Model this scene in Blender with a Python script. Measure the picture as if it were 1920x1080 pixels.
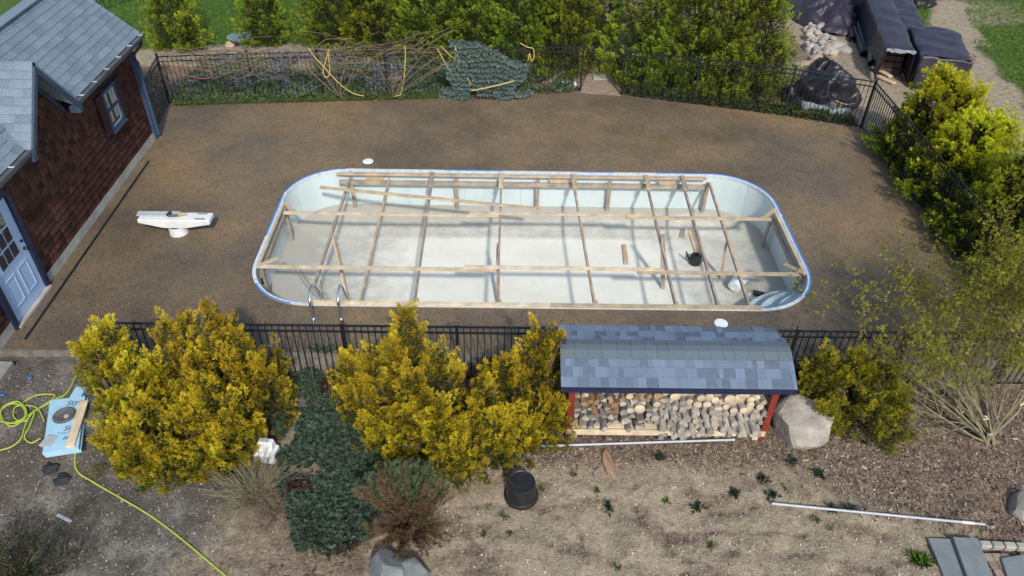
import bpy, bmesh, math, random
import numpy as np
from mathutils import Vector, Matrix, Euler, noise
random.seed(4); rng = np.random.default_rng(7)
for o in list(bpy.data.objects): bpy.data.objects.remove(o)
S = bpy.context.scene; COL = S.collection
# ------------------------------------------------------------------ camera
FPX, PITCH, ROLL, YAW, CAMH = 1450.9, 0.68564, 0.022585, 0.016017, 9.4
_cp, _sp = math.cos(PITCH), math.sin(PITCH)
CF = np.array([math.sin(YAW)*_cp, math.cos(YAW)*_cp, -_sp])
_r = np.array([math.cos(YAW), -math.sin(YAW), 0.]); _u = np.cross(_r, CF)
CR = math.cos(ROLL)*_r + math.sin(ROLL)*_u; CU = -math.sin(ROLL)*_r + math.cos(ROLL)*_u
CPOS = np.array([0, 0, CAMH])
cam = bpy.data.cameras.new('camera'); cob = bpy.data.objects.new('camera', cam); COL.objects.link(cob)
cam.sensor_width = 36; cam.lens = FPX/1920*36; cam.clip_end = 500
m = Matrix.Identity(4)
for i in range(3): m[i][0], m[i][1], m[i][2], m[i][3] = CR[i], CU[i], -CF[i], CPOS[i]
cob.matrix_world = m; S.camera = cob
# ------------------------------------------------------------------ sky, sun, exposure
SUN_EL = math.radians(42); SHX, SHY = -0.22, 0.975        # shadows fall to -X, +Y
w = bpy.data.worlds.new('World'); S.world = w; w.use_nodes = True
nt = w.node_tree; sk = nt.nodes.new('ShaderNodeTexSky'); sk.sky_type = 'NISHITA'; sk.sun_disc = False
sk.sun_elevation = SUN_EL; sk.sun_rotation = math.atan2(-SHX, -SHY)
sk.dust_density = 1.5; sk.air_density = 1.2
nt.links.new(sk.outputs[0], nt.nodes['Background'].inputs[0]); nt.nodes['Background'].inputs[1].default_value = 0.145
sun = bpy.data.lights.new('sun', 'SUN'); sun.energy = 2.75; sun.angle = math.radians(3.5); sun.color = (1, .95, .87)
so = bpy.data.objects.new('sun', sun); COL.objects.link(so)
ld = Vector((SHX*math.cos(SUN_EL), SHY*math.cos(SUN_EL), -math.sin(SUN_EL)))
so.rotation_euler = ld.to_track_quat('-Z', 'Y').to_euler(); so.location = (3, -6, 20)
S.view_settings.view_transform = 'Standard'; S.view_settings.look = 'None'
S.view_settings.exposure = 0.35; S.view_settings.gamma = 1; S.view_settings.use_curve_mapping = False
S.render.engine = 'CYCLES'
# ------------------------------------------------------------------ measuring helpers (a photo ray meets a real plane)
def ray(x, y): return CF + CR*(x-960)/FPX - CU*(y-540)/FPX
def un(x, y, z=0.):
    d = ray(x, y); return CPOS + d*((z-CAMH)/d[2])
def unY(x, y, Y):
    d = ray(x, y); return CPOS + d*(Y/d[1])
def unX(x, y, X):
    d = ray(x, y); return CPOS + d*(X/d[0])
def ss(a, b, t):
    t = min(1, max(0, (t-a)/(b-a))); return t*t*(3-2*t)
DECK_FRONT = 9.62
def gh0(x, y):
    if y < DECK_FRONT or x > 9.35:
        z = -.5 + .40*ss(-5.0, -6.9, x)*ss(6.3, 8.6, y)
        if x > 8.0: z = z + (-.03-z)*ss(9.3, 11.2, y)*ss(8.6, 9.3, x)
        return z
    return -.03
def G(x, y):
    z = -.4
    for _ in range(8):
        p = un(x, y, z); z = gh0(p[0], p[1])
    p = un(x, y, z); return Vector((p[0], p[1], z))
V = Vector
# ------------------------------------------------------------------ materials
MATS = {}
def new_mat(n):
    m = bpy.data.materials.new(n); m.use_nodes = True; MATS[n] = m
    return m, m.node_tree, m.node_tree.nodes['Principled BSDF']
def node(nt, t, **k):
    n = nt.nodes.new(t)
    for a, b in k.items():
        if a.startswith('i_'): n.inputs[a[2:]].default_value = b
        else: setattr(n, a, b)
    return n
def ramp(nt, stops, interp='LINEAR'):
    r = nt.nodes.new('ShaderNodeValToRGB'); e = r.color_ramp.elements; r.color_ramp.interpolation = interp
    while len(e) > 1: e.remove(e[-1])
    e[0].position = stops[0][0]; e[0].color = (*stops[0][1], 1)
    for p, c in stops[1:]:
        x = e.new(p); x.color = (*c, 1)
    return r
def coords(nt, world=False, scale=(1, 1, 1)):
    mp = nt.nodes.new('ShaderNodeMapping'); mp.inputs['Scale'].default_value = scale
    if world: nt.links.new(nt.nodes.new('ShaderNodeNewGeometry').outputs['Position'], mp.inputs[0])
    else: nt.links.new(nt.nodes.new('ShaderNodeTexCoord').outputs['Object'], mp.inputs[0])
    return mp.outputs[0]
def mix(nt, f, a, b, mode='MIX'):
    n = nt.nodes.new('ShaderNodeMix'); n.data_type = 'RGBA'; n.blend_type = mode
    for s, v in ((n.inputs['Factor'], f), (n.inputs['A'], a), (n.inputs['B'], b)):
        if hasattr(v, 'is_linked'): nt.links.new(v, s)
        elif isinstance(v, (int, float)): s.default_value = v
        else: s.default_value = (*v, 1)
    return n.outputs['Result']
def simple(n, c1, c2=None, scale=8, rough=.7, bump=0, metal=0, world=False, stretch=(1, 1, 1), spec=.5, detail=5, rnd=0, bscale=None, coat=0):
    m, nt, b = new_mat(n)
    b.inputs['Roughness'].default_value = rough; b.inputs['Metallic'].default_value = metal
    b.inputs['Specular IOR Level'].default_value = spec; b.inputs['Coat Weight'].default_value = coat
    c2 = c2 or tuple(x*.7 for x in c1); co = coords(nt, world, stretch)
    nz = node(nt, 'ShaderNodeTexNoise', i_Scale=scale, i_Detail=detail, i_Roughness=.6); nt.links.new(co, nz.inputs['Vector'])
    r = ramp(nt, [(.32, c2), (.68, c1)]); nt.links.new(nz.outputs['Fac'], r.inputs[0]); out = r.outputs[0]
    if rnd:
        oi = nt.nodes.new('ShaderNodeObjectInfo')
        hs = node(nt, 'ShaderNodeHueSaturation'); mr = node(nt, 'ShaderNodeMapRange')
        mr.inputs['To Min'].default_value = 1-rnd; mr.inputs['To Max'].default_value = 1+rnd
        nt.links.new(oi.outputs['Random'], mr.inputs['Value']); nt.links.new(mr.outputs[0], hs.inputs['Value']); nt.links.new(out, hs.inputs['Color']); out = hs.outputs[0]
    nt.links.new(out, b.inputs['Base Color'])
    if bump:
        nb = node(nt, 'ShaderNodeTexNoise', i_Scale=bscale or scale*3, i_Detail=4); nt.links.new(co, nb.inputs['Vector'])
        bp = node(nt, 'ShaderNodeBump', i_Strength=bump, i_Distance=.02); nt.links.new(nb.outputs['Fac'], bp.inputs['Height']); nt.links.new(bp.outputs[0], b.inputs['Normal'])
    return m
def leaf_mat(n, rough=.65, trans=.3, spec=.25):
    m, nt, b = new_mat(n); at = node(nt, 'ShaderNodeAttribute', attribute_name='col')
    oi = nt.nodes.new('ShaderNodeObjectInfo'); hs = node(nt, 'ShaderNodeHueSaturation')
    for nm, lo_, hi_ in (('Value', .9, 1.12), ('Hue', .488, .512)):
        mr = node(nt, 'ShaderNodeMapRange'); mr.inputs['To Min'].default_value = lo_; mr.inputs['To Max'].default_value = hi_; nt.links.new(oi.outputs['Random'], mr.inputs['Value']); nt.links.new(mr.outputs[0], hs.inputs[nm])
    nt.links.new(at.outputs['Color'], hs.inputs['Color'])
    nt.links.new(hs.outputs[0], b.inputs['Base Color']); b.inputs['Roughness'].default_value = rough
    b.inputs['Specular IOR Level'].default_value = spec
    t = nt.nodes.new('ShaderNodeBsdfTranslucent'); nt.links.new(hs.outputs[0], t.inputs[0])
    ms = nt.nodes.new('ShaderNodeMixShader'); ms.inputs[0].default_value = trans
    nt.links.new(b.outputs[0], ms.inputs[1]); nt.links.new(t.outputs[0], ms.inputs[2])
    nt.links.new(ms.outputs[0], nt.nodes['Material Output'].inputs[0]); return m
leaf_mat('leaf', trans=.36); leaf_mat('chips', .85, 0., .2)

def deck_mat():
    m, nt, b = new_mat('aggregate'); co = coords(nt, True)
    v = node(nt, 'ShaderNodeTexVoronoi', i_Scale=62.); nt.links.new(co, v.inputs['Vector'])
    r = ramp(nt, [(0, (.045, .033, .024)), (.3, (.125, .096, .060)), (.6, (.20, .156, .098)), (.85, (.155, .133, .11)), (1, (.36, .29, .20))])
    nt.links.new(v.outputs['Color'], r.inputs[0])
    n1 = node(nt, 'ShaderNodeTexNoise', i_Scale=.55, i_Detail=6, i_Roughness=.62); nt.links.new(co, n1.inputs['Vector'])
    r1 = ramp(nt, [(.33, (.78, .76, .78)), (.50, (1.0, .97, .93)), (.72, (1.22, 1.12, .95))]); nt.links.new(n1.outputs['Fac'], r1.inputs[0])
    n2 = node(nt, 'ShaderNodeTexNoise', i_Scale=4, i_Detail=6, i_Roughness=.7); nt.links.new(co, n2.inputs['Vector'])
    r2 = ramp(nt, [(.3, (.82, .82, .84)), (.7, (1.12, 1.1, 1.06))]); nt.links.new(n2.outputs['Fac'], r2.inputs[0])
    n3 = node(nt, 'ShaderNodeTexNoise', i_Scale=.16, i_Detail=4, i_Roughness=.55, i_Distortion=.8); nt.links.new(co, n3.inputs['Vector'])
    r3 = ramp(nt, [(.36, (.70, .71, .76)), (.5, (1.0, .97, .93)), (.64, (1.24, 1.14, .95))]); nt.links.new(n3.outputs['Fac'], r3.inputs[0])
    c = mix(nt, 1., r.outputs[0], r1.outputs[0], 'MULTIPLY'); c = mix(nt, 1., c, r3.outputs[0], 'MULTIPLY'); c = mix(nt, 1., c, r2.outputs[0], 'MULTIPLY')
    nt.links.new(c, b.inputs['Base Color'])
    rr = ramp(nt, [(.35, (.45,)*3), (.6, (.75,)*3)]); nt.links.new(n1.outputs['Fac'], rr.inputs[0]); nt.links.new(rr.outputs[0], b.inputs['Roughness'])
    bp = node(nt, 'ShaderNodeBump', i_Strength=.5, i_Distance=.006); nt.links.new(v.outputs['Distance'], bp.inputs['Height']); nt.links.new(bp.outputs[0], b.inputs['Normal'])
deck_mat()
def ground_mat():
    m, nt, b = new_mat('soil'); co = coords(nt, True)
    at = node(nt, 'ShaderNodeAttribute', attribute_name='col'); sp = nt.nodes.new('ShaderNodeSeparateColor'); nt.links.new(at.outputs['Color'], sp.inputs[0])
    def nz(s, d=6, r=.65):
        n = node(nt, 'ShaderNodeTexNoise', i_Scale=s, i_Detail=d, i_Roughness=r); nt.links.new(co, n.inputs['Vector']); return n.outputs['Fac']
    fine, mid, big = nz(45), nz(7), nz(1.3)
    def rm(f, st):
        r = ramp(nt, st); nt.links.new(f, r.inputs[0]); return r.outputs[0]
    sand = mix(nt, 1., rm(mid, [(.3, (.23, .185, .135)), (.5, (.345, .285, .205)), (.75, (.45, .38, .28))]), rm(fine, [(.3, (.68, .67, .66)), (.7, (1.22, 1.22, 1.2))]), 'MULTIPLY')
    vo = node(nt, 'ShaderNodeTexVoronoi', i_Scale=38.); nt.links.new(co, vo.inputs['Vector'])
    mulch = mix(nt, 1., rm(vo.outputs['Color'], [(0, (.07, .05, .038)), (.5, (.19, .14, .10)), (.8, (.28, .215, .165)), (1, (.42, .37, .31))]), rm(mid, [(.3, (.7, .7, .7)), (.7, (1.15, 1.15, 1.15))]), 'MULTIPLY')
    grav = mix(nt, 1., rm(nz(1.7, 8, .7), [(.32, (.075, .064, .054)), (.5, (.13, .118, .10)), (.68, (.29, .27, .235))]), rm(fine, [(.3, (.5, .5, .5)), (.55, (1., 1., 1.)), (.72, (1.7, 1.65, 1.6))]), 'MULTIPLY')
    lawn = rm(mid, [(.3, (.05, .085, .018)), (.7, (.10, .165, .034))])
    def warp(sock):
        a = node(nt, 'ShaderNodeMath', operation='ADD'); nt.links.new(sock, a.inputs[0])
        s = node(nt, 'ShaderNodeMath', operation='MULTIPLY_ADD'); nt.links.new(nz(5, 8, .75), s.inputs[0]); s.inputs[1].default_value = 1.4; s.inputs[2].default_value = -.7
        nt.links.new(s.outputs[0], a.inputs[1]); return rm(a.outputs[0], [(.26, (0, 0, 0)), (.76, (1, 1, 1))])
    c = mix(nt, warp(sp.outputs[0]), sand, mulch); c = mix(nt, warp(sp.outputs[2]), c, grav); c = mix(nt, warp(sp.outputs[1]), c, lawn)
    nt.links.new(c, b.inputs['Base Color']); b.inputs['Roughness'].default_value = .95; b.inputs['Specular IOR Level'].default_value = .15
    h = node(nt, 'ShaderNodeMath', operation='MULTIPLY_ADD'); nt.links.new(fine, h.inputs[0]); h.inputs[1].default_value = .35; nt.links.new(nz(9, 8, .7), h.inputs[2])
    bp = node(nt, 'ShaderNodeBump', i_Strength=.9, i_Distance=.06); nt.links.new(h.outputs[0], bp.inputs['Height']); nt.links.new(bp.outputs[0], b.inputs['Normal'])
ground_mat()
def wood_mat(n, c1, c2, rough=.75, rnd=.12, knots=True, gs=(1.2, 26, 26)):
    m, nt, b = new_mat(n); co = coords(nt, False, gs)
    oi = nt.nodes.new('ShaderNodeObjectInfo'); ad = node(nt, 'ShaderNodeVectorMath', operation='ADD')
    sc = node(nt, 'ShaderNodeVectorMath', operation='SCALE'); sc.inputs['Scale'].default_value = 37.
    cb = nt.nodes.new('ShaderNodeCombineXYZ'); nt.links.new(oi.outputs['Random'], cb.inputs[0]); nt.links.new(oi.outputs['Random'], cb.inputs[1])
    nt.links.new(cb.outputs[0], sc.inputs[0]); nt.links.new(co, ad.inputs[0]); nt.links.new(sc.outputs[0], ad.inputs[1])
    nz = node(nt, 'ShaderNodeTexNoise', i_Scale=1.6, i_Detail=7, i_Roughness=.6, i_Distortion=.5); nt.links.new(ad.outputs[0], nz.inputs['Vector'])
    r = ramp(nt, [(.3, c2), (.5, tuple((a+b_)/2 for a, b_ in zip(c1, c2))), (.7, c1)]); nt.links.new(nz.outputs['Fac'], r.inputs[0])
    co2 = coords(nt, False, (3, 3, 3)); n2 = node(nt, 'ShaderNodeTexNoise', i_Scale=1.1, i_Detail=3); nt.links.new(co2, n2.inputs['Vector'])
    r2 = ramp(nt, [(.35, (.72, .72, .74)), (.62, (1.08, 1.06, 1.02))]); nt.links.new(n2.outputs['Fac'], r2.inputs[0])
    c = mix(nt, 1., r.outputs[0], r2.outputs[0], 'MULTIPLY')
    hs = node(nt, 'ShaderNodeHueSaturation'); mr = node(nt, 'ShaderNodeMapRange'); mr.inputs['To Min'].default_value = 1-rnd; mr.inputs['To Max'].default_value = 1+rnd
    nt.links.new(oi.outputs['Random'], mr.inputs['Value']); nt.links.new(mr.outputs[0], hs.inputs['Value']); nt.links.new(c, hs.inputs['Color'])
    nt.links.new(hs.outputs[0], b.inputs['Base Color']); b.inputs['Roughness'].default_value = rough; b.inputs['Specular IOR Level'].default_value = .25
    bp = node(nt, 'ShaderNodeBump', i_Strength=.3, i_Distance=.004); nt.links.new(nz.outputs['Fac'], bp.inputs['Height']); nt.links.new(bp.outputs[0], b.inputs['Normal'])
wood_mat('pine', (.60, .49, .35), (.42, .32, .21)); wood_mat('old_wood', (.42, .36, .285), (.24, .205, .165)); wood_mat('pale_pine', (.68, .58, .43), (.54, .43, .29))
wood_mat('dark_wood', (.09, .07, .06), (.045, .034, .03)); wood_mat('grey_split', (.30, .285, .27), (.10, .094, .09), rnd=.3); wood_mat('brown_split', (.40, .26, .155), (.17, .105, .065), rnd=.28)
wood_mat('bark', (.46, .43, .39), (.19, .17, .15), rnd=.3, gs=(6, 18, 18)); wood_mat('brown_end', (.40, .26, .15), (.24, .15, .085), rnd=.25, gs=(8, 8, 8)); wood_mat('cut_end', (.62, .53, .39), (.46, .37, .26), rnd=.2, gs=(8, 8, 8)); wood_mat('grey_end', (.42, .385, .335), (.22, .20, .18), rnd=.25, gs=(8, 8, 8))
simple('cedar', (.082, .034, .024), (.040, .018, .014), 5, .85, .0, stretch=(1, 1, .25), rnd=.5, spec=.25)
simple('roof_blue', (.185, .235, .285), (.125, .165, .21), 30, .9, .3, rnd=.14, spec=.25, bscale=160)
simple('shed_shingle', (.165, .21, .285), (.115, .15, .21), 60, .9, .3, rnd=.12, spec=.25, bscale=180)
simple('shed_dark', (.12, .152, .205), (.082, .107, .15), 60, .9, .3, rnd=.06, spec=.25, bscale=180)
simple('shed_cap', (.125, .155, .18), (.085, .11, .13), 60, .9, .3, rnd=.05, spec=.25, bscale=180)
simple('navy', (.014, .022, .060), (.010, .015, .04), 5, .4, spec=.5); simple('blue_trim', (.045, .075, .13), (.032, .055, .10), 5, .5)
simple('door_blue', (.40, .54, .78), (.36, .49, .72), 3, .4); simple('plum', (.045, .018, .03), (.03, .012, .022), 6, .5)
simple('white', (.74, .76, .76), (.60, .62, .62), 5, .45); simple('white_plastic', (.78, .80, .80), (.66, .69, .70), 6, .35)
simple('black_metal', (.016, .019, .022), (.010, .012, .014), 9, .34, spec=.5); simple('chrome', (.75, .76, .78), (.65, .66, .68), 4, .12, metal=1)
simple('concrete', (.34, .33, .30), (.20, .19, .17), 6, .9, .4, world=True, bscale=40); simple('foundation', (.42, .41, .38), (.28, .27, .25), 3, .9, .3, world=True)
simple('black_rubber', (.012, .012, .012), (.006, .006, .006), 9, .6); simple('black_plastic', (.020, .021, .024), (.010, .010, .012), 9, .42, .1)
simple('stone_grey', (.42, .38, .33), (.24, .21, .185), 3, .9, 1., bscale=11); simple('slate', (.19, .21, .21), (.11, .125, .13), 3, .8, .3); simple('slab', (.20, .225, .23), (.15, .17, .175), 4, .8, .15, bscale=60)
for i, (a, b_) in enumerate((((.42, .38, .32), (.27, .24, .195)), ((.33, .32, .30), (.2, .19, .18)), ((.46, .36, .26), (.30, .23, .16)), ((.46, .43, .37), (.32, .29, .25)))): simple('rock%d' % i, a, b_, 7, .85, .4, rnd=.2)
simple('tarp', (.032, .026, .042), (.020, .016, .028), 4, .5, .3, bscale=11, spec=.5); simple('tarp_dark', (.016, .013, .019), (.010, .008, .012), 4, .42, .3, bscale=11, spec=.5); simple('tarp_black', (.011, .009, .010), (.006, .005, .006), 4, .42, .3, bscale=9); simple('tarp_silver', (.20, .245, .26), (.11, .14, .155), 4, .5, .3, bscale=9)
simple('vinyl', (.58, .66, .67), (.49, .58, .60), 1.5, .35, .02, world=True, stretch=(1, 1, .3)); simple('step_vinyl', (.43, .53, .55), (.38, .47, .50), 3, .4)
simple('tape_blue', (.06, .25, .64), (.05, .20, .55), 4, .45); simple('tape_white', (.66, .69, .70), (.42, .48, .54), 9, .5)
simple('rope', (.55, .44, .12), (.42, .33, .09), 20, .7); simple('orange', (.24, .085, .05), (.15, .055, .035), 20, .7); simple('hose', (.36, .46, .07), (.26, .35, .05), 10, .45)
simple('red_paint', (.20, .026, .016), (.14, .018, .012), 6, .6, rnd=.1); simple('pipe_grey', (.42, .45, .48), (.34, .37, .40), 10, .4); simple('foam', (.36, .58, .72), (.31, .52, .66), 6, .6); simple('print', (.10, .17, .26), (.08, .14, .22), 8, .6)
simple('lid_metal', (.20, .19, .18), (.11, .105, .10), 14, .4, metal=.3); simple('path_dirt', (.30, .235, .17), (.20, .15, .105), 6, .95, .4, world=True, bscale=30); simple('kerb_dirty', (.22, .21, .185), (.10, .09, .075), 5, .95, .5, world=True, bscale=30); simple('steel', (.28, .28, .28), (.16, .16, .16), 14, .35, metal=.8); simple('blue_plastic', (.03, .16, .42), (.02, .12, .34), 4, .5); simple('fabric', (.028, .032, .040), (.018, .02, .026), 12, .85); simple('vine', (.22, .165, .125), (.11, .08, .06), 20, .9)
simple('stem', (.26, .225, .135), (.15, .125, .075), 12, .85); simple('trunk', (.12, .085, .06), (.06, .045, .035), 12, .9, .4); simple('leather_brown', (.055, .035, .032), (.035, .022, .02), 6, .6)
simple('curtain', (.40, .40, .37), (.2, .2, .19), 8, .8); simple('gutter', (.16, .17, .18), (.09, .095, .10), 5, .5, metal=.3); simple('paver', (.30, .23, .18), (.2, .155, .12), 9, .9, .3, rnd=.2); simple('edging', (.38, .37, .32), (.27, .26, .22), 9, .9, .3, rnd=.15)
def glass_mat():
    m, nt, b = new_mat('glass'); b.inputs['Base Color'].default_value = (.02, .025, .03, 1); b.inputs['Roughness'].default_value = .04; b.inputs['Specular IOR Level'].default_value = .8
    m, nt, b = new_mat('clear_glass'); b.inputs['Base Color'].default_value = (.55, .72, .78, 1); b.inputs['Roughness'].default_value = .1; b.inputs['Transmission Weight'].default_value = .8
glass_mat()
def floor_mat():
    m, nt, b = new_mat('pool_floor'); co = coords(nt, True)
    def nz(s, d=7, r=.65, st=None):
        n = node(nt, 'ShaderNodeTexNoise', i_Scale=s, i_Detail=d, i_Roughness=r); nt.links.new(coords(nt, True, st) if st else co, n.inputs['Vector']); return n.outputs['Fac']
    a = ramp(nt, [(.3, (.65, .64, .565)), (.5, (.71, .71, .635)), (.8, (.75, .755, .69))]); nt.links.new(nz(.9), a.inputs[0])
    b2 = ramp(nt, [(.3, (.93, .93, .91)), (.7, (1.03, 1.03, 1.03))]); nt.links.new(nz(2, 8, .7, (1, 1, 1)), b2.inputs[0])
    c = mix(nt, 1., a.outputs[0], b2.outputs[0], 'MULTIPLY')
    at = node(nt, 'ShaderNodeAttribute', attribute_name='col'); sp = nt.nodes.new('ShaderNodeSeparateColor'); nt.links.new(at.outputs['Color'], sp.inputs[0])
    ad = node(nt, 'ShaderNodeMath', operation='MULTIPLY_ADD'); nt.links.new(nz(3, 9, .75), ad.inputs[0]); ad.inputs[1].default_value = .6; nt.links.new(sp.outputs[0], ad.inputs[2])
    dr = ramp(nt, [(.36, (0, 0, 0)), (.72, (.60,)*3)]); nt.links.new(ad.outputs[0], dr.inputs[0])
    c = mix(nt, dr.outputs[0], c, (.16, .15, .125))
    nt.links.new(c, b.inputs['Base Color']); b.inputs['Roughness'].default_value = .7; b.inputs['Specular IOR Level'].default_value = .3
floor_mat()
# ------------------------------------------------------------------ object helpers
def link(name, me, mat=None, parent=None, mw=None):
    if mat is not None and len(me.materials) == 0: me.materials.append(MATS[mat])
    o = bpy.data.objects.new(name, me); COL.objects.link(o)
    if parent is not None: setpar(o, parent)
    if mw is not None: o.matrix_basis = mw
    INV[o.name] = mw.inverted() if mw is not None else Matrix.Identity(4)
    return o
def setpar(o, p):
    o.parent = p
    o.matrix_parent_inverse = INV.get(p.name, Matrix.Identity(4))
INV = {}      # parent inverse of a parent's own transform, so that children can be given in world coordinates
def root(name, loc, label, cat, group=None):
    o = bpy.data.objects.new(name, None); COL.objects.link(o); o.location = loc; o.empty_display_size = .1
    INV[o.name] = Matrix.Translation(-V(loc)); return tag(o, label, cat, group)
def tag(o, label, cat, group=None):
    o['label'] = label; o['category'] = cat
    if group: o['group'] = group
    return o
def structure(o): o['kind'] = 'structure'; return o
def stuff(o, label, cat=None):
    o['kind'] = 'stuff'; o['label'] = label
    if cat: o['category'] = cat
    return o
def npmesh(name, v, f, col=None, smooth=False):
    v = np.asarray(v, dtype=np.float32); f = np.asarray(f, dtype=np.int32); k = f.shape[1]; n = len(f)
    me = bpy.data.meshes.new(name); me.vertices.add(len(v)); me.vertices.foreach_set('co', v.ravel())
    me.loops.add(n*k); me.loops.foreach_set('vertex_index', f.ravel()); me.polygons.add(n)
    me.polygons.foreach_set('loop_start', np.arange(0, n*k, k, dtype=np.int32))
    me.polygons.foreach_set('use_smooth', np.full(n, bool(smooth)))
    me.update(calc_edges=True)
    if col is not None:
        a = me.color_attributes.new('col', 'FLOAT_COLOR', 'POINT'); c = np.ones((len(v), 4), np.float32); c[:, :3] = col; a.data.foreach_set('color', c.ravel())
    return me
class MB:
    def __init__(s): s.v = []; s.f = []
    def add(s, vs, fs):
        b = len(s.v); s.v += [tuple(x) for x in vs]; s.f += [tuple(i+b for i in f) for f in fs]; return s
    def box(s, c, d, mw=None):
        x, y, z = (q/2 for q in d); vs = [V((c[0]+a*x, c[1]+b*y, c[2]+e*z)) for a in (-1, 1) for b in (-1, 1) for e in (-1, 1)]
        if mw is not None: vs = [mw @ q for q in vs]
        return s.add(vs, [(0, 1, 3, 2), (4, 6, 7, 5), (0, 4, 5, 1), (2, 3, 7, 6), (0, 2, 6, 4), (1, 5, 7, 3)])
    def tube(s, pts, r, n=6, cap=True):
        pts = [V(p) for p in pts]; rs = r if hasattr(r, '__len__') else [r]*len(pts); rings = []
        up = None
        for i, p in enumerate(pts):
            t = (pts[min(i+1, len(pts)-1)]-pts[max(i-1, 0)]); t = t.normalized() if t.length > 1e-9 else V((0, 0, 1))
            if up is None: up = t.orthogonal().normalized()
            up = (up-t*up.dot(t)); up = up.normalized() if up.length > 1e-6 else t.orthogonal().normalized()
            w_ = t.cross(up); rings.append([p+(up*math.cos(2*math.pi*k/n)+w_*math.sin(2*math.pi*k/n))*rs[i] for k in range(n)])
        vs = [q for rg in rings for q in rg]; fs = [(i*n+k, i*n+(k+1) % n, (i+1)*n+(k+1) % n, (i+1)*n+k) for i in range(len(pts)-1) for k in range(n)]
        if cap: fs += [tuple(range(n))[::-1], tuple((len(pts)-1)*n+k for k in range(n))]
        return s.add(vs, fs)
    def lathe(s, prof, c=(0, 0, 0), n=24, mw=None):
        vs = [V((c[0]+r*math.cos(2*math.pi*k/n), c[1]+r*math.sin(2*math.pi*k/n), c[2]+z)) for r, z in prof for k in range(n)]
        if mw is not None: vs = [mw @ q for q in vs]
        return s.add(vs, [(i*n+k, i*n+(k+1) % n, (i+1)*n+(k+1) % n, (i+1)*n+k) for i in range(len(prof)-1) for k in range(n)])
    def prism(s, poly, z0, z1, mw=None):
        n = len(poly); vs = [V((p[0], p[1], z)) for z in (z0, z1) for p in poly]
        if mw is not None: vs = [mw @ q for q in vs]
        return s.add(vs, [tuple(range(n))[::-1], tuple(range(n, 2*n))]+[(k, (k+1) % n, n+(k+1) % n, n+k) for k in range(n)])
    def mesh(s, name, smooth=False, bevel=0):
        me = bpy.data.meshes.new(name); me.from_pydata(s.v, [], s.f)
        bm = bmesh.new(); bm.from_mesh(me); bmesh.ops.recalc_face_normals(bm, faces=bm.faces[:])
        if bevel: bmesh.ops.bevel(bm, geom=bm.edges[:], offset=bevel, segments=1, affect='EDGES', clamp_overlap=True)
        bm.to_mesh(me); bm.free()
        if smooth:
            me.polygons.foreach_set('use_smooth', [True]*len(me.polygons)); me.set_sharp_from_angle(angle=math.radians(42))
        me.update(); return me
    def obj(s, name, mat, parent=None, smooth=False, bevel=0): return link(name, s.mesh(name, smooth, bevel), mat, parent)
def frame(p0, p1, up=(0, 0, 1), roll=0):
    p0, p1 = V(p0), V(p1); x = (p1-p0).normalized(); u = V(up)
    if abs(x.dot(u)) > .98: u = V((0, 1, 0))
    y = u.cross(x).normalized(); z = x.cross(y)
    mt = Matrix((x, y, z)).transposed().to_4x4() @ Matrix.Rotation(roll, 4, 'X'); mt.translation = (p0+p1)/2; return mt
def beam(name, p0, p1, wd, ht, mat, parent=None, roll=0, bevel=.004):
    L = (V(p1)-V(p0)).length; me = MB().box((0, 0, 0), (L, wd, ht)).mesh(name, bevel=bevel)
    return link(name, me, mat, parent, frame(p0, p1, roll=roll))
def rod(name, p0, p1, r, mat, parent=None, n=12):
    L = (V(p1)-V(p0)).length; me = MB().tube([(-L/2, 0, 0), (L/2, 0, 0)], r, n).mesh(name, True); return link(name, me, mat, parent, frame(p0, p1))
def blob(name, size, mat, seed, sub=3, rough=.25, freq=1.2, parent=None, mw=None, flat=0., facet=False):
    bm = bmesh.new(); bmesh.ops.create_icosphere(bm, subdivisions=sub, radius=1)
    o = V((seed*3.7, seed*1.3, seed*2.1))
    for v in bm.verts:
        d = v.co.normalized(); k = 1+rough*noise.noise(d*freq+o)+rough*.4*noise.noise(d*freq*2.7+o)
        q = d*k
        if flat: q.z = max(q.z, -flat)
        v.co = V((q.x*size[0], q.y*size[1], q.z*size[2]))
    me = bpy.data.meshes.new(name); bm.to_mesh(me); bm.free()
    me.polygons.foreach_set('use_smooth', [not facet]*len(me.polygons))
    return link(name, me, mat, parent, mw)
def rockcut(name, size, mat, seed, mw, cuts=14, lo=.62):
    bm = bmesh.new(); bmesh.ops.create_icosphere(bm, subdivisions=4, radius=1); rd = random.Random(seed); pls = []
    for _ in range(cuts): a = V((rd.gauss(0, 1), rd.gauss(0, 1), rd.gauss(0, 1))).normalized(); pls.append((a, rd.uniform(lo, .92)))
    for v in bm.verts:
        k = 1.
        for a, h in pls:
            t = v.co.dot(a)
            if t > 1e-3: k = min(k, h/t)
        q = v.co*k; q = q*(1+.035*noise.noise(q*3+V((seed, 0, 0)))+.015*noise.noise(q*9)); v.co = V((q.x*size[0], q.y*size[1], q.z*size[2]))
    bmesh.ops.smooth_vert(bm, verts=bm.verts[:], factor=.12, use_axis_x=True, use_axis_y=True, use_axis_z=True)
    me = bpy.data.meshes.new(name); bm.to_mesh(me); bm.free(); me.polygons.foreach_set('use_smooth', [True]*len(me.polygons)); me.set_sharp_from_angle(angle=math.radians(18)); return link(name, me, mat, None, mw)
def catmull(pts, k=6):
    pts = [V(p) for p in pts]; P = [pts[0]]+pts+[pts[-1]]; out = []
    for i in range(1, len(P)-2):
        a, b, c, d = P[i-1], P[i], P[i+1], P[i+2]
        for j in range(k):
            t = j/k; out.append(.5*((2*b)+(c-a)*t+(2*a-5*b+4*c-d)*t*t+(3*b-a-3*c+d)*t**3))
    return out+[pts[-1]]
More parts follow.
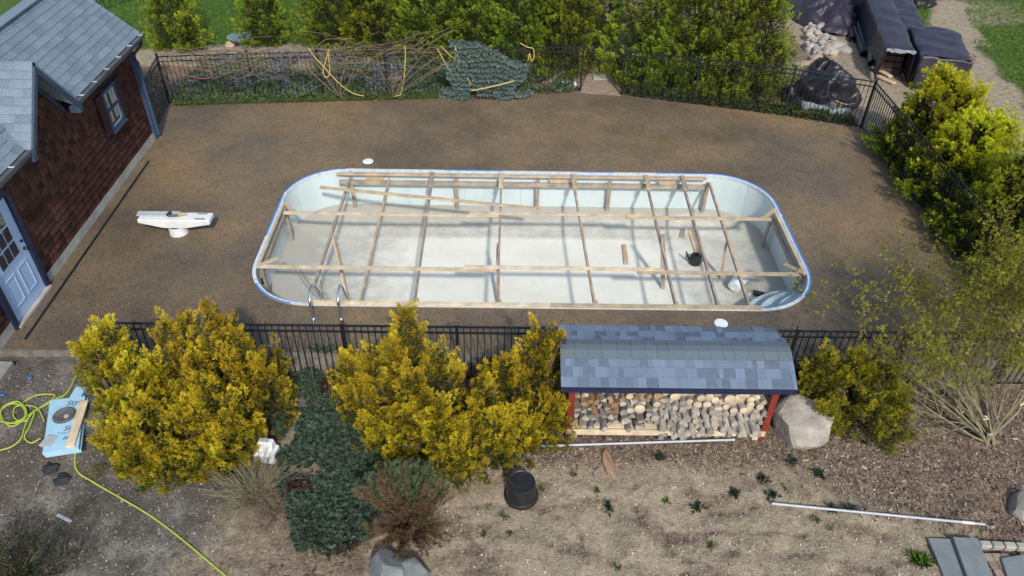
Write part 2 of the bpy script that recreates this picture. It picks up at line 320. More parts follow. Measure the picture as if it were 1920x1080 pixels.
# ------------------------------------------------------------------ foliage helpers (numpy)
def unit(a): return a/np.maximum(np.linalg.norm(a, axis=-1, keepdims=True), 1e-9)
def rdir(n): return unit(rng.normal(size=(n, 3)))
FAN = [(0, 0, 1., .20), (.12, .55, .72, .17), (.12, -.55, .72, .17), (.40, .60, .52, .15), (.40, -.60, .52, .15)]   # start, angle, length, width
FEATHER = [(0, 0, 1., .13), (.12, .40, .72, .12), (.12, -.40, .72, .12), (.42, .45, .5, .11)]
def sprays(p, d, L, c0, c1, fan=FAN, wmul=1., droop=.12):
    """flat little fans of scale-leaf sprigs: p base, d direction, L length, colours base -> tip"""
    n = len(p); d = unit(d); s = unit(np.cross(d, rdir(n))); nn = np.cross(d, s); V_, C_ = [], []
    L = np.asarray(L).reshape(-1, 1)*np.ones((n, 1))
    for st, a, ln, wd in fan:
        a = a+rng.normal(size=(n, 1))*.12; b = p+d*L*st; q = d*np.cos(a)+s*np.sin(a)
        q = unit(q+nn*rng.normal(size=(n, 1))*.25-np.array([0, 0, droop])); sd = np.cross(q, nn)
        ll = L*ln*(1-st*.25); ww = L*wd*wmul
        lo = b+q*ll*.18; tip = b+q*ll
        V_.append(np.stack([lo+sd*ww*.55, tip, lo-sd*ww*.55], 1)); C_.append(np.stack([c0, c1, c0*.6+c1*.4], 1))
    v = np.concatenate(V_).reshape(-1, 3); c = np.concatenate(C_).reshape(-1, 3)
    return v, c
def leafmesh(name, parts, mat='leaf', parent=None):
    v = np.concatenate([a for a, _ in parts]); c = np.concatenate([b for _, b in parts])
    return link(name, npmesh(name, v, np.arange(len(v)).reshape(-1, 3), np.clip(c, 0.001, 1)), mat, parent)
def prof(t): return np.clip((1-t)**.62, 0, 1)*np.clip((t+.22)/.34, 0, 1)
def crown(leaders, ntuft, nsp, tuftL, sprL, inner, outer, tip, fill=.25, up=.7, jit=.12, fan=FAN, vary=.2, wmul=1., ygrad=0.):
    Ld = np.array(leaders, float); x, y, z0, h, r = Ld.T; wgt = r*h; wgt = wgt/wgt.sum()
    T, A, TT = [], [], []; tot = 0
    while tot < ntuft:
        k = rng.choice(len(Ld), 800, p=wgt); t = rng.random(800)**1.15*.98; th = rng.random(800)*2*np.pi
        ln = np.array([noise.noise(V((math.cos(b)*1.3+kk*3.1, math.sin(b)*1.3, tt*3.+kk))) for kk, b, tt in zip(k, th, t)])
        rr = r[k]*prof(t)*(1+.38*ln)*(1+rng.normal(size=800)*jit); out = np.stack([np.cos(th), np.sin(th), np.zeros(800)], 1)
        p = np.stack([x[k], y[k], z0[k]+t*h[k]], 1)+out*rr[:, None]
        ok = np.ones(800, bool)
        for j in range(len(Ld)):
            tj = (p[:, 2]-z0[j])/h[j]; rj = r[j]*prof(np.clip(tj, 0, 1)); dj = np.hypot(p[:, 0]-x[j], p[:, 1]-y[j])
            ok &= ~((k != j) & (tj > 0) & (tj < 1) & (dj < rj*.80))
        T.append(p[ok]); TT.append(t[ok]); A.append(unit(out[ok]*(1-t[ok, None]*.6)*.8+np.array([0, 0, up])+rng.normal(size=(ok.sum(), 3))*.2)); tot += ok.sum()
    T = np.concatenate(T)[:ntuft]; TT = np.concatenate(TT)[:ntuft, None]; A = np.concatenate(A)[:ntuft]; n = len(T)
    tl = tuftL*(.45+1.15*rng.random((n, 1))**1.4); T = T+A*tuftL*.45*(rng.random((n, 1)) < .10); br = 1+rng.normal(size=(n, 1))*vary; hue = rng.random((n, 1))
    i = np.repeat(np.arange(n), nsp); m = len(i); s = rng.random((m, 1))
    rad = unit(np.cross(A[i], rdir(m))); tr = tl[i]*.30*np.sqrt(np.clip(1-s, 0.02, 1))*(.5+.5*rng.random((m, 1)))
    p = T[i]+A[i]*tl[i]*(s-.45)+rad*tr; d = A[i]*(.6+.5*s)+rad*.7*(1.1-s)+rng.normal(size=(m, 3))*.15
    inner, outer, tip = (np.array(q, float) for q in (inner, outer, tip))
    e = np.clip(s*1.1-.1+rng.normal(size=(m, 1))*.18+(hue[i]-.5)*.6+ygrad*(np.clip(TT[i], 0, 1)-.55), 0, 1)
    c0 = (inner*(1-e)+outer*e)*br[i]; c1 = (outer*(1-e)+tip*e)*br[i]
    parts = [sprays(p, d, sprL*(.5+1.0*rng.random((m, 1))), c0, c1, fan, wmul)]
    nf = int(m*fill)
    if nf:
        k = rng.choice(len(Ld), nf, p=wgt); t = rng.random(nf)*.93; th = rng.random(nf)*2*np.pi; rr = r[k]*prof(t)*(.35+.5*rng.random(nf))
        out = np.stack([np.cos(th), np.sin(th), np.zeros(nf)], 1); p = np.stack([x[k], y[k], z0[k]+t*h[k]], 1)+out*rr[:, None]
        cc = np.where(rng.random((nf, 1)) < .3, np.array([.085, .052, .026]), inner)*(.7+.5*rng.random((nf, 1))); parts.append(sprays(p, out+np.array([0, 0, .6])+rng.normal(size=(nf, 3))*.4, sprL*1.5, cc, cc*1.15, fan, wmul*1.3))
    return parts
def trunk_mesh(leaders, base, r=.05):
    mb = MB(); b = V(base)
    mb.tube([b-V((0, 0, .05)), b+V((0, 0, .25))], [r*1.4, r], 7)
    for l in leaders:
        top = V((l[0], l[1], l[2]+l[3]*.85)); mb.tube(catmull([b+V((0, 0, .15)), b.lerp(top, .45)+V((0, 0, .05)), top], 3), [r*.8]*3+[r*.5]*3+[r*.15], 5)
    return mb
def conifer(name, leaders, base, label, cat, group, *a, **k):
    R_ = root(name, base, label, cat, group)
    trunk_mesh(leaders, base).obj('trunk', 'trunk', R_)
    leafmesh('crown', crown(leaders, *a, **k), 'leaf', R_); return R_
# ================================================================== SETTING
PX0, PX1, PY0, PY1, PR = -4.91, 6.10, 10.90, 15.82, 1.28      # pool
def pool_loop(inset=0., n=12):
    x0, x1, y0, y1, r = PX0+inset, PX1-inset, PY0+inset, PY1-inset, PR-inset; out = []
    for cx, cy, a0 in ((x1-r, y0+r, -90), (x1-r, y1-r, 0), (x0+r, y1-r, 90), (x0+r, y0+r, 180)):
        for k in range(n+1):
            a = math.radians(a0+90*k/n); out.append((cx+r*math.cos(a), cy+r*math.sin(a)))
    return out
DK = [(-8.63, DECK_FRONT), (9.22, DECK_FRONT), (9.15, 14.2), (9.2, 16.3), (9.12, 18.15), (7.46, 18.9), (5.15, 19.52), (3.25, 19.98), (2.1, 20.16), (-.69, 19.9), (-3.55, 19.45), (-6.7, 19.22), (-8.8, 18.9), (-8.75, 17.3)]
def inside(poly, x, y):
    c = False; j = len(poly)-1
    for i in range(len(poly)):
        if (poly[i][1] > y) != (poly[j][1] > y) and x < (poly[j][0]-poly[i][0])*(y-poly[i][1])/(poly[j][1]-poly[i][1])+poly[i][0]: c = not c
        j = i
    return c
# --- ground
DKs = [(-8.6, 9.8), (8.95, 9.8), (8.95, 18.0), (7.3, 18.65), (2.2, 19.85), (-.6, 19.65), (-6.6, 18.95), (-8.5, 18.6)]
def fbm(x, y, s, o=0): return noise.noise(V((x*s, y*s, o)))+.5*noise.noise(V((x*s*2.1, y*s*2.1, o+7)))+.25*noise.noise(V((x*s*4.3, y*s*4.3, o+13)))
def rel(x, y):       # soil relief in front of the fence
    if y > DECK_FRONT-.1: return .015*fbm(x, y, 1.2)
    a = ss(-3, -.5, x)*ss(7.9, 7.3, y)
    n = noise.noise(V((x*.9+.6*y, y*2.3, 3)))
    return .02*fbm(x, y, 1.1)+a*(.085*fbm(x, y, 1.7, 4)-.16*max(0, .22-abs(n)))
def gh(x, y): return gh0(x, y)+rel(x, y)
xs = np.concatenate([[-90, -45, -25, -17], np.arange(-13, 16.01, .11), [20, 30, 50, 90]]); ys = np.concatenate([[-60, -20, -4, 2], np.arange(4.4, 29.5, .11), [33, 40, 60, 110]])
gv, gc = [], []
DIRT = [(15.8, 27.6), (14.9, 25.2), (14.2, 22.6), (13.8, 20.4), (13.5, 18.4), (13.2, 15.5)]
def dseg(px, py, pl):
    b = 1e9
    for (ax, ay), (bx, by) in zip(pl, pl[1:]):
        t = max(0, min(1, ((px-ax)*(bx-ax)+(py-ay)*(by-ay))/((bx-ax)**2+(by-ay)**2))); b = min(b, math.hypot(px-ax-t*(bx-ax), py-ay-t*(by-ay)))
    return b
for y in ys:
    for x in xs:
        if inside(DKs, x, y): z = -1.75
        else: z = gh(x, y)
        gv.append((x, y, z)); n = fbm(x, y, .5, 2)*.22
        mul = lawn = grav = 0.
        if y < DECK_FRONT+.3:
            mul = max(ss(7.3, 8.1, y+.5*n)*ss(.2, .8, x+9)*1., ss(3.4, 7.0, x+.9*(y-7.2)+n))*(1-.75*ss(7.2, 6.4, y)*ss(8.0, 6.0, x))
            if x < -1.8: mul = .62+n
            grav = ss(-3.4, -4.6, x+.35*(7-y)+n*1.5); mul *= 1-grav
            gul = max(0, .20-abs(noise.noise(V((x*.9+.6*y, y*2.3, 3)))))/.20*ss(-2, -.5, x)*ss(7.7, 7.2, y); mul = max(mul, gul*.85)
        else:
            lawn = ss(22.7, 23.4, y-.12*(x+8)+n) if x < 3 else 0
            if x > 12.: lawn = ss(.45, 1.15, dseg(x, y, DIRT)+n*2)*ss(12.4, 13.3, x)
            if x > 14.6 and y < 24: lawn = max(lawn, ss(14.6, 15.3, x))
            if y < 20.8 and x < 3: mul = .9
            if 2 <= x <= 9.4: mul = .7
            if x < -8.6: mul = .8 if y < 21.5 else .2
        gc.append((mul, lawn, grav))
nx = len(xs); idx = np.arange(len(xs)*len(ys)).reshape(len(ys), nx)
gf = np.stack([idx[:-1, :-1], idx[:-1, 1:], idx[1:, 1:], idx[1:, :-1]], -1).reshape(-1, 4)
structure(link('ground', npmesh('ground', gv, gf, np.array(gc), True), 'soil'))
# --- deck (one sheet with the pool cut out, kerb faces at its rim)
bm = bmesh.new()
def ring(pts, z):
    vs = [bm.verts.new((p[0], p[1], z)) for p in pts]; return vs, [bm.edges.new((vs[i], vs[(i+1) % len(vs)])) for i in range(len(vs))]
ov, oe = ring(DK, 0); iv, ie = ring(pool_loop(0), 0)
bmesh.ops.triangle_fill(bm, edges=oe+ie, use_beauty=True)
for vs, dz in ((ov, -.6), (iv, -.16)):
    lo = [bm.verts.new((v.co.x, v.co.y, dz)) for v in vs]
    for i in range(len(vs)): j = (i+1) % len(vs); bm.faces.new((vs[i], vs[j], lo[j], lo[i]))
bmesh.ops.recalc_face_normals(bm, faces=bm.faces[:])
for f in bm.faces:
    if abs(f.normal.z) > .9 and f.normal.z < 0: f.normal_flip()
me = bpy.data.meshes.new('deck'); bm.to_mesh(me); bm.free(); deck = structure(link('deck', me, 'aggregate'))
for a, b in (((-.62, 15.85), (-.72, 19.86)), ((.6, 9.7), (.6, 10.86))):
    beam('joint', (*a, .0015), (*b, .0015), .006, .004, 'black_rubber', deck, bevel=0)
MB().box((.3, 9.60, -.17), (17.85, .05, .40)).obj('kerb', 'kerb_dirty', deck)
MB().box((.3, 9.585, -.02), (17.85, .03, .055)).obj('kerb_lip', 'kerb_dirty', deck)
beam('drain_channel', (-8.32, 9.9, .004), (-8.38, 16.05, .004), .055, .012, 'black_rubber', deck)
# stone paver on the little path beyond the gate, grass edging, lawn etc come later
# ================================================================== POOL
pool = root('swimming_pool', (.6, 13.3, -1.1), 'drained oval-cornered swimming pool with pale blue walls and bare cream floor', 'swimming pool')
def floor_z(x, y):
    dx = max(PX0+PR-x, 0, x-(PX1-PR)); dy = max(PY0+PR-y, 0, y-(PY1-PR))
    d = PR-math.hypot(dx, dy) if dx and dy else min(x-PX0, PX1-x, y-PY0, PY1-y)
    return -.93-.22*ss(0, .95, d)-.0*x, d
fv, fc, ff = [], [], []; ins = [.0, .12, .25, .4, .6, .8, 1.0, 1.2]; n = len(pool_loop(0))
for k, i_ in enumerate(ins):
    for x, y in pool_loop(i_): 
        fv.append((x, y, -.93-.22*ss(0, .95, i_))); dirt = .30*ss(1., 0, i_)*ss(1.5, -3.5, x)+.38*ss(12.4, 11.2, y)*ss(3, 0, x)+.34*ss(2.6, 5.6, x)+.20*ss(.5, .0, i_)+.34*ss(-1.2, -4., x)
        fc.append((dirt, 0, 0))
for k in range(len(ins)-1):
    for j in range(n): ff.append((k*n+j, k*n+(j+1) % n, (k+1)*n+(j+1) % n, (k+1)*n+j))
fl = npmesh('floor', fv, ff, np.array(fc), True); bm = bmesh.new(); bm.from_mesh(fl)
# inner field as a strip of quads between the long sides
bm.verts.ensure_lookup_table(); last = [bm.verts[(len(ins)-1)*n+j] for j in range(n)]
bmesh.ops.contextual_create(bm, geom=last); bmesh.ops.triangulate(bm, faces=[f for f in bm.faces if len(f.verts) > 4])
big = [f for f in bm.faces if f.calc_area() > .6]
bmesh.ops.subdivide_edges(bm, edges=list({e for f in big for e in f.edges if e.calc_length() > .8}), cuts=8, use_grid_fill=True)
cl = bm.verts.layers.float_color['col']
for v in bm.verts:
    _, d_ = floor_z(v.co.x, v.co.y)
    if d_ > 1.15: v[cl] = (.34*ss(2.6, 5.6, v.co.x)+.34*ss(-1.2, -4., v.co.x)+.38*ss(12.4, 11.2, v.co.y)*ss(3, 0, v.co.x), 0, 0, 1)
bm.to_mesh(fl); bm.free(); link('floor', fl, 'pool_floor', pool)
# wall panels, each a curved or straight sheet with a small gap
lp = pool_loop(0, 16); per = [0]
for i in range(len(lp)): a, b = lp[i], lp[(i+1) % len(lp)]; per.append(per[-1]+math.hypot(b[0]-a[0], b[1]-a[1]))
TOT = per[-1]
def at_per(s, inset=0):
    s %= TOT
    import bisect
    i = min(bisect.bisect_right(per, s)-1, len(lp)-1); t = (s-per[i])/max(per[i+1]-per[i], 1e-6); a, b = lp[i], lp[(i+1) % len(lp)]
    p = V((a[0]+(b[0]-a[0])*t, a[1]+(b[1]-a[1])*t, 0)); return p
def at_in(s, inset):
    p = at_per(s); q = at_per(s+.02); t = (q-p).normalized(); nrm = V((-t.y, t.x, 0)); return p+nrm*inset
NP = 22
for k in range(NP):
    a, b = TOT*k/NP+.002, TOT*(k+1)/NP-.002; m_ = 8; mb = MB(); vs = []
    for j in range(m_+1):
        s = a+(b-a)*j/m_; p, q = at_in(s, .015), at_in(s, .045)
        vs += [(*p.xy, -.012), (*q.xy, -.012), (*q.xy, -.96), (*p.xy, -.96)]
    fs = [(4*j+c, 4*j+(c+1) % 4, 4*j+4+(c+1) % 4, 4*j+4+c) for j in range(m_) for c in range(4)]+[(0, 1, 2, 3), (4*m_+3, 4*m_+2, 4*m_+1, 4*m_)]
    mb.add(vs, fs).obj('wall_panel', 'vinyl', pool, True)
def rim(name, s0, s1, i0, i1, z0, z1, mat, parent):
    m_ = max(2, int((s1-s0)/.12)); mb = MB(); vs = []
    for j in range(m_+1):
        s = s0+(s1-s0)*j/m_; p, q = at_in(s, i0), at_in(s, i1); vs += [(*p.xy, z0), (*p.xy, z1), (*q.xy, z1), (*q.xy, z0)]
    fs = [(4*j+c, 4*j+(c+1) % 4, 4*j+4+(c+1) % 4, 4*j+4+c) for j in range(m_) for c in range(4)]+[(0, 1, 2, 3), (4*m_+3, 4*m_+2, 4*m_+1, 4*m_)]
    return mb.add(vs, fs).obj(name, mat, parent, True)
cop = rim('coping', 0, TOT, -.005, .062, -.03, .014, 'tape_white', pool)
# perimeter order: front right corner -> right side -> back right corner -> back -> left -> front
for s0, s1 in ((1.1, 3.9), (3.95, 7.6), (8.6, 9.4), (11.2, 12.6), (14.9, 16.6), (16.7, 18.3), (19.9, 20.9)):
    t_ = rim('masking_tape', s0, s1, -.010, .024, .0145, .018, 'tape_blue', cop)
# lamp niche in the left wall and the corner steps at the right front
mb = MB(); mb.lathe([(.0, .012), (.10, .012), (.12, .02), (.135, .0)], n=20, mw=Matrix.Translation((PX0+.05, 12.32, -.50)) @ Matrix.Rotation(math.pi/2, 4, 'Y')); mb.obj('lamp_niche', 'black_plastic', pool, True)
def in_pool(x, y, ins_):
    x0_, x1_, y0_, y1_, r_ = PX0+ins_, PX1-ins_, PY0+ins_, PY1-ins_, PR-ins_
    if not (x0_ <= x <= x1_ and y0_ <= y <= y1_): return False
    dx, dy = max(x0_+r_-x, 0, x-(x1_-r_)), max(y0_+r_-y, 0, y-(y1_-r_)); return math.hypot(dx, dy) <= r_ or not (dx and dy)
for k, (rr, zt) in enumerate(((.84, -.25), (1.16, -.46), (1.46, -.68))):
    cc_ = (6.05, 10.94); arc = [(cc_[0]+rr*math.cos(math.radians(a)), cc_[1]+rr*math.sin(math.radians(a))) for a in range(80, 186, 4)]; arc = [q for q in arc if in_pool(*q, .055)]
    cor = [q for q in pool_loop(.052, 16)[:17] if math.hypot(q[0]-cc_[0], q[1]-cc_[1]) < rr]
    pl = arc+([(4.82, PY0+.052)] if False else [])+cor; MB().prism(pl, -1.2, zt-.001*k).obj('step', 'step_vinyl', pool, False, .012)
# ------------------------------------------------------------------ timber bracing nailed together inside the pool
br = root('pool_bracing', (.6, 13.3, -1.0), 'timber bracing frame of crossing boards inside the drained pool', 'timber frame')
ZB = -.06
def P(x, y, z=ZB): return V(un(x, y, z))
yb, yf = 15.66, 11.02
beam('top_rail', (-3.9, yb, -.03), (4.75, yb, -.03), .09, .04, 'pine', br); beam('lower_rail', (-3.85, yb-.06, -.22), (4.72, yb-.06, -.22), .09, .09, 'old_wood', br)
beam('top_rail', (-3.6, 10.955, .036), (.9, 10.955, .036), .09, .04, 'pale_pine', br); beam('top_rail', (.905, 10.955, .036), (4.85, 10.955, .036), .09, .04, 'pine', br)
for (a, b) in (((531, 379), (481, 502)), ((1452, 392), (1511, 515))):
    sx = 1 if a[0] < 900 else -1; p, q = P(*a, -.02), P(*b, -.02); beam('end_rail', p, q, .09, .045, 'pine', br)
    d = V((sx*.05, 0, -.2)); beam('end_rail', p+d, q+d, .045, .12, 'old_wood', br)
    for e, dy in ((p, -.42), (q, .35)):
        beam('post', e+V((sx*.06, dy*.3, -.06)), V((e.x+sx*.10, e.y+dy*.3, -1.08)), .045, .1, 'old_wood', br)
        beam('corner_brace', e+V((sx*.04, dy*.15, .012)), e+V((sx*.34, dy*.95, .0)), .085, .04, 'pine', br)
X1 = ((531, 399), (1446, 411)); X2 = ((482, 499.5), (1498, 514.5))
for k, (a, b) in enumerate((X1, X2)):
    p, q = P(*a, -.02), P(*b, -.02); c1, c2 = p.lerp(q, .38), p.lerp(q, .75)
    beam('long_beam', p, p.lerp(q, .44), .09, .038, 'pale_pine', br); beam('long_beam', c1+V((0, .05, .03)), c2+V((0, .05, .03)), .085, .038, 'pale_pine', br); beam('long_beam', p.lerp(q, .70), q, .09, .038, 'pine', br)
cross = [((657, 333), (591, 530)), ((731, 331), (676, 565)), ((811, 331), (777, 568)), ((940, 331), (932.6, 571)), ((1074, 333), (1115, 573)), ((1210, 334), (1268, 577)), ((1277, 334), (1347, 577)), ((1328, 338), (1406, 579))]
for k, (a, b) in enumerate(cross):
    p, q = P(*a, -.085), P(*b, -.085); p.y = yb-.12; q.y = max(q.y, yf+.02)
    beam('cross_beam', p, q, .045, .085, ('old_wood', 'pine', 'old_wood')[k % 3], br)
    if k in (2, 3, 4, 5, 6):
        beam('head_block', V((p.x, yb+.04, .012)), V((p.x+(q.x-p.x)*.12, yb-.55, -.01)), .11, .04, 'pine' if k not in (2, 6) else 'old_wood', br)
        beam('foot_block', V((q.x+.02, yf+.25, -.10)), V((q.x+.10, yf+.05, -.35)), .09, .04, 'old_wood', br)
    if k in (1, 4, 6): beam('nailer', (p.x-.55, yb-.05, -.12), (p.x-.15, yb-.05, -.12), .05, .09, 'pine', br)
for x in (657, 855, 1008, 1143, 1325):
    p = V(un(x, 345, -.2)); beam('stud', (p.x, yb-.05, -.1), (p.x+.01, yb-.02, -1.0), .09, .04, 'old_wood', br)
for a, b, zt in (((622.6, 437), (654, 568), -.10), ((934, 455), (934, 570), -.10), ((1362, 455), (1352, 520), -.12)):
    p = V(un(*a, zt)); q = V(un(*b, -1.12)); beam('prop', p, q, .05, .09, 'pine', br, roll=.4)
# loose timber and things in the pool
def loose(name, label, cat, p, q, wd, ht, mat, group=None, roll=0): return tag(beam(name, p, q, wd, ht, mat, roll=roll), label, cat, group)
loose('long_board', 'long pale board lying slantwise across the bracing near the back wall', 'board', V(un(600, 351, .02)), V(un(1007, 391, .045)), .09, .038, 'pine')
b0 = V(un(1243, 541, -1.15)); loose('standing_post', 'weathered grey post standing upright on the pool floor', 'post', b0, V(unY(1243, 440, b0.y+.15)), .09, .05, 'old_wood')
FZ = -1.125
def fl_(x, y, dz=0): return V(un(x, y, FZ+dz))
loose('short_board', 'short pale board lying alone on the pool floor mid right', 'board', fl_(1170, 459), fl_(1174, 495), .10, .04, 'pine')
loose('short_board', 'short grey board on the pool floor beside the wide plank', 'board', fl_(1280, 421), fl_(1279, 445), .11, .04, 'old_wood')
loose('wide_plank', 'wide yellowish plank on the pool floor behind the black watering can', 'plank', fl_(1288, 400), fl_(1312, 474), .22, .03, 'pine')
loose('short_board', 'short tan board on the pool floor left of the right wall', 'board', fl_(1394, 490), fl_(1416, 508), .12, .04, 'pine')
loose('dark_board', 'dark brown board propped on the white lid near the corner steps', 'board', fl_(1412, 548, .08), fl_(1472, 563, .03), .17, .03, 'leather_brown')
loose('dark_post', 'near black post leaning in the right front pool corner', 'post', fl_(1496, 566, .1), V(un(1507, 529, -.35)), .13, .05, 'dark_wood')
p = fl_(1415, 556, .012); o = MB().lathe([(0, .018), (.15, .018), (.165, .01), (.165, -.012), (0, -.012)], p, 24).obj('bucket_lid', 'white_plastic', None, True); tag(o, 'round white disc flat on the pool floor under the dark board', 'disc'); o.name = 'white_disc'
# watering can
p = fl_(1303, 493); wc = root('watering_can', p, 'black plastic watering can standing on the pool floor', 'watering can')
MB().lathe([(0, 0), (.13, 0), (.14, .03), (.125, .2), (.115, .22), (.06, .225), (.06, .235), (.05, .235), (.05, .15)], p, 20).obj('body', 'black_plastic', wc, True)
MB().tube(catmull([p+V((-.11, .02, .05)), p+V((-.17, .03, .14)), p+V((-.23, .05, .27))], 4), [.03]*3+[.022]*3+[.018]*3, 8).obj('spout', 'black_plastic', wc, True)
MB().tube(catmull([p+V((.11, 0, .2)), p+V((.19, 0, .19)), p+V((.19, 0, .08)), p+V((.13, 0, .05))], 5), .013, 6).obj('handle', 'black_plastic', wc, True)
# bucket lying on its side
p = fl_(1380, 545); bk = root('bucket', p, 'white plastic bucket lying on its side on the pool floor', 'bucket')
mt = Matrix.Translation(p+V((.02, .08, .16))) @ Euler((math.radians(-84), 0, math.radians(-38))).to_matrix().to_4x4() @ Matrix.Translation((0, 0, .02))
MB().lathe([(0, .0), (.06, 0), (.065, -.008), (.12, -.008), (.135, .0), (.155, .34), (.168, .34), (.168, .37), (.15, .37), (.13, .02), (0, .02)], n=28, mw=mt @ Matrix.Translation((0, 0, -.19))).obj('body', 'white_plastic', bk, True)
hp = [mt @ V((.17*math.cos(a), .17*math.sin(a), .16-.05*math.sin(a)*1)) for a in np.linspace(0, math.pi, 12)]; MB().tube(hp, .006, 5).obj('handle', 'steel', bk, True)
# wires / cords bundle by the handrails
def cable(name, pts, r, mat, label, cat, group=None, n=6, k=6): return tag(MB().tube(catmull(pts, k), r, n).obj(name, mat, None, True), label, cat, group)
for k, (xa, ya, xb, yb_) in enumerate(((553, 505, 590, 555), (560, 503, 600, 556), (592, 530, 604, 566), (600, 524, 610, 566))):
    cable('dangling_string', [V(un(xa, ya, -.1)), V(un((xa+xb)/2, (ya+yb_)/2+3, -.45)), V(un(xb, yb_, -.55))], .007, 'vine', 'thin brown cord dangling inside the pool beside the chrome handrails', 'cord', 'cords by the handrails', 4, 4)
# chrome handrails
for x0, x1, yt, tx, lab in ((588, 613, 538, 583, 'left chrome handrail looping over the front pool edge'), (640, 655, 538, 636, 'right chrome handrail looping over the front pool edge')):
    b = V(un(x0, 599, 0.)); hr = root('handrail', b, lab, 'handrail')
    f = V((b.x+.22 if x0 < 600 else b.x+.16, 11.05, -.28)); t1 = V((b.x-.02, b.y+.05, .42)); t2 = V((b.x-.0, b.y+.30, .56)); t3 = V((f.x-.10, f.y-.12, .20))
    MB().tube(catmull([b, b+V((-.01, .01, .25)), t1, t2, t3, f], 8), .022, 10).obj('tube', 'chrome', hr, True)
    MB().lathe([(0, .025), (.045, .025), (.055, .0)], b, 16).obj('flange', 'chrome', hr, True)
# skimmer lids
for x, y, lab in ((690, 302.5, 'round white skimmer lid flush in the deck behind the pool'), (1352, 606, 'round white lid in the deck just behind the front fence')):
    p = V(un(x, y, .0)); o = MB().lathe([(0, .014), (.10, .014), (.115, .012), (.125, .004), (.125, -.01)], p, 28).obj('skimmer_lid', 'white_plastic', None, True); tag(o, lab, 'lid')
# ================================================================== FENCES
picket_me = MB().box((0, 0, .5), (.015, .015, 1)).mesh('picket')
post_me = MB().box((0, 0, .5), (.05, .05, 1)).mesh('post'); cap_me = MB().add([(-.034, -.034, 0), (.034, -.034, 0), (.034, .034, 0), (-.034, .034, 0), (-.034, -.034, .015), (.034, -.034, .015), (.034, .034, .015), (-.034, .034, .015), (0, 0, .045)], [(0, 3, 2, 1), (0, 1, 5, 4), (1, 2, 6, 5), (2, 3, 7, 6), (3, 0, 4, 7), (4, 5, 8), (5, 6, 8), (6, 7, 8), (7, 4, 8)]).mesh('post_cap')
def fence(pts, label, h=1.3, z=0., gap=.112, posts=2.1, rails=(.06, -.16, -.03), group='black metal fences', zf=None, name='metal_fence'):
    pts = [V((p[0], p[1], z)) for p in pts]; R_ = root(name, pts[0], label, 'fence', group)
    for a, b in zip(pts, pts[1:]):
        L = (b-a).length; d = (b-a)/L; ang = math.atan2(d.y, d.x); m_ = max(1, round(L/posts))
        for k, r_ in enumerate(rails):
            zz = r_ if r_ > 0 else h+r_; beam('rail', a+V((0, 0, zz)), b+V((0, 0, zz)), .024, .028, 'black_metal', R_, bevel=0)
        for i in range(m_+1):
            if i == 0 and a is not pts[0]: continue
            mt = Matrix.Translation(a.lerp(b, i/m_)) @ Matrix.Rotation(ang, 4, 'Z'); po = link('post', post_me, 'black_metal', R_, mt @ Matrix.Diagonal((1, 1, h+.03, 1)))
            link('post_cap', cap_me, 'black_metal', R_, mt @ Matrix.Translation((0, 0, h+.03)))
        q = int(L/gap)
        for i in range(1, q):
            link('picket', picket_me, 'black_metal', R_, Matrix.Translation(a.lerp(b, i/q)+V((0, 0, .03))) @ Matrix.Rotation(ang, 4, 'Z') @ Matrix.Diagonal((1, 1, h-.05, 1)))
    return R_
fence([(-6.42, 9.50), (10.6, 9.50)], 'long black picket fence along the front deck edge', 1.27, -.46, gap=.113, posts=1.98)
fence([(-8.72, 17.35), (-8.93, 19.12)], 'short black fence run from the house corner to the back fence')
fence([(-8.93, 19.12), (-6.71, 19.40), (-1.42, 19.93), (2.11, 20.24)], 'back fence run carrying bare vines and yellow ropes')
fence([(3.23, 20.02), (5.15, 19.53), (7.48, 18.97), (9.30, 18.27)], 'angled back fence run in front of the green hedge and tarps')
fence([(9.30, 18.27), (9.30, 16.3), (9.32, 13.7), (9.34, 9.6)], 'right side fence run along the golden hedge')
a, b = un(176, 24), un(262, -4); fence([(a[0], a[1]), (b[0], b[1])], 'far black fence piece behind the house roof', 1.25, -.03, gap=.2)
# ================================================================== HOUSE
XW, EX, EZ, RX, RZ = -8.62, -8.38, 2.56, -9.74, 3.73
YN, YF = 6.2, 17.15; GP, GF, GN, GZ = 12.99, 13.90, 12.07, 3.73      # gable peak Y, far / near eave Y
SL = (RZ-EZ)/(EX-RX)
house = root('house', (-9.7, 12, 0), 'dark red shingled house with blue grey roof and pale blue door', 'house')
poly = [(YN, -.3), (YF, -.3), (YF, EZ-.12), (GF-.05, EZ-.12), (GP, GZ-.26), (GN+.05, EZ-.12), (YN, EZ-.12)]
mtw = Matrix(((0, 0, 1, 0), (1, 0, 0, 0), (0, 1, 0, 0), (0, 0, 0, 1)))       # (y,z,x) -> world
wall = MB().prism(poly, XW-.12, XW-.022, mtw).obj('wall', 'cedar', house)
MB().prism([(XW-.13, -.3), (XW-.13, EZ-.15), (RX, RZ-.2), (-10.9, EZ), (-10.9, -.3)], YF-.12, YF-.02, Matrix(((1, 0, 0, 0), (0, 0, 1, 0), (0, 1, 0, 0), (0, 0, 0, 1)))).obj('end_wall', 'cedar', house)
MB().box((XW-.05, (YN+10.2)/2, -.11), (.13, 10.2-YN, .62)).obj('foundation', 'foundation', house); MB().box((XW-.05, (11.36+YF)/2, -.11), (.13, YF-11.36, .62)).obj('foundation', 'foundation', house)
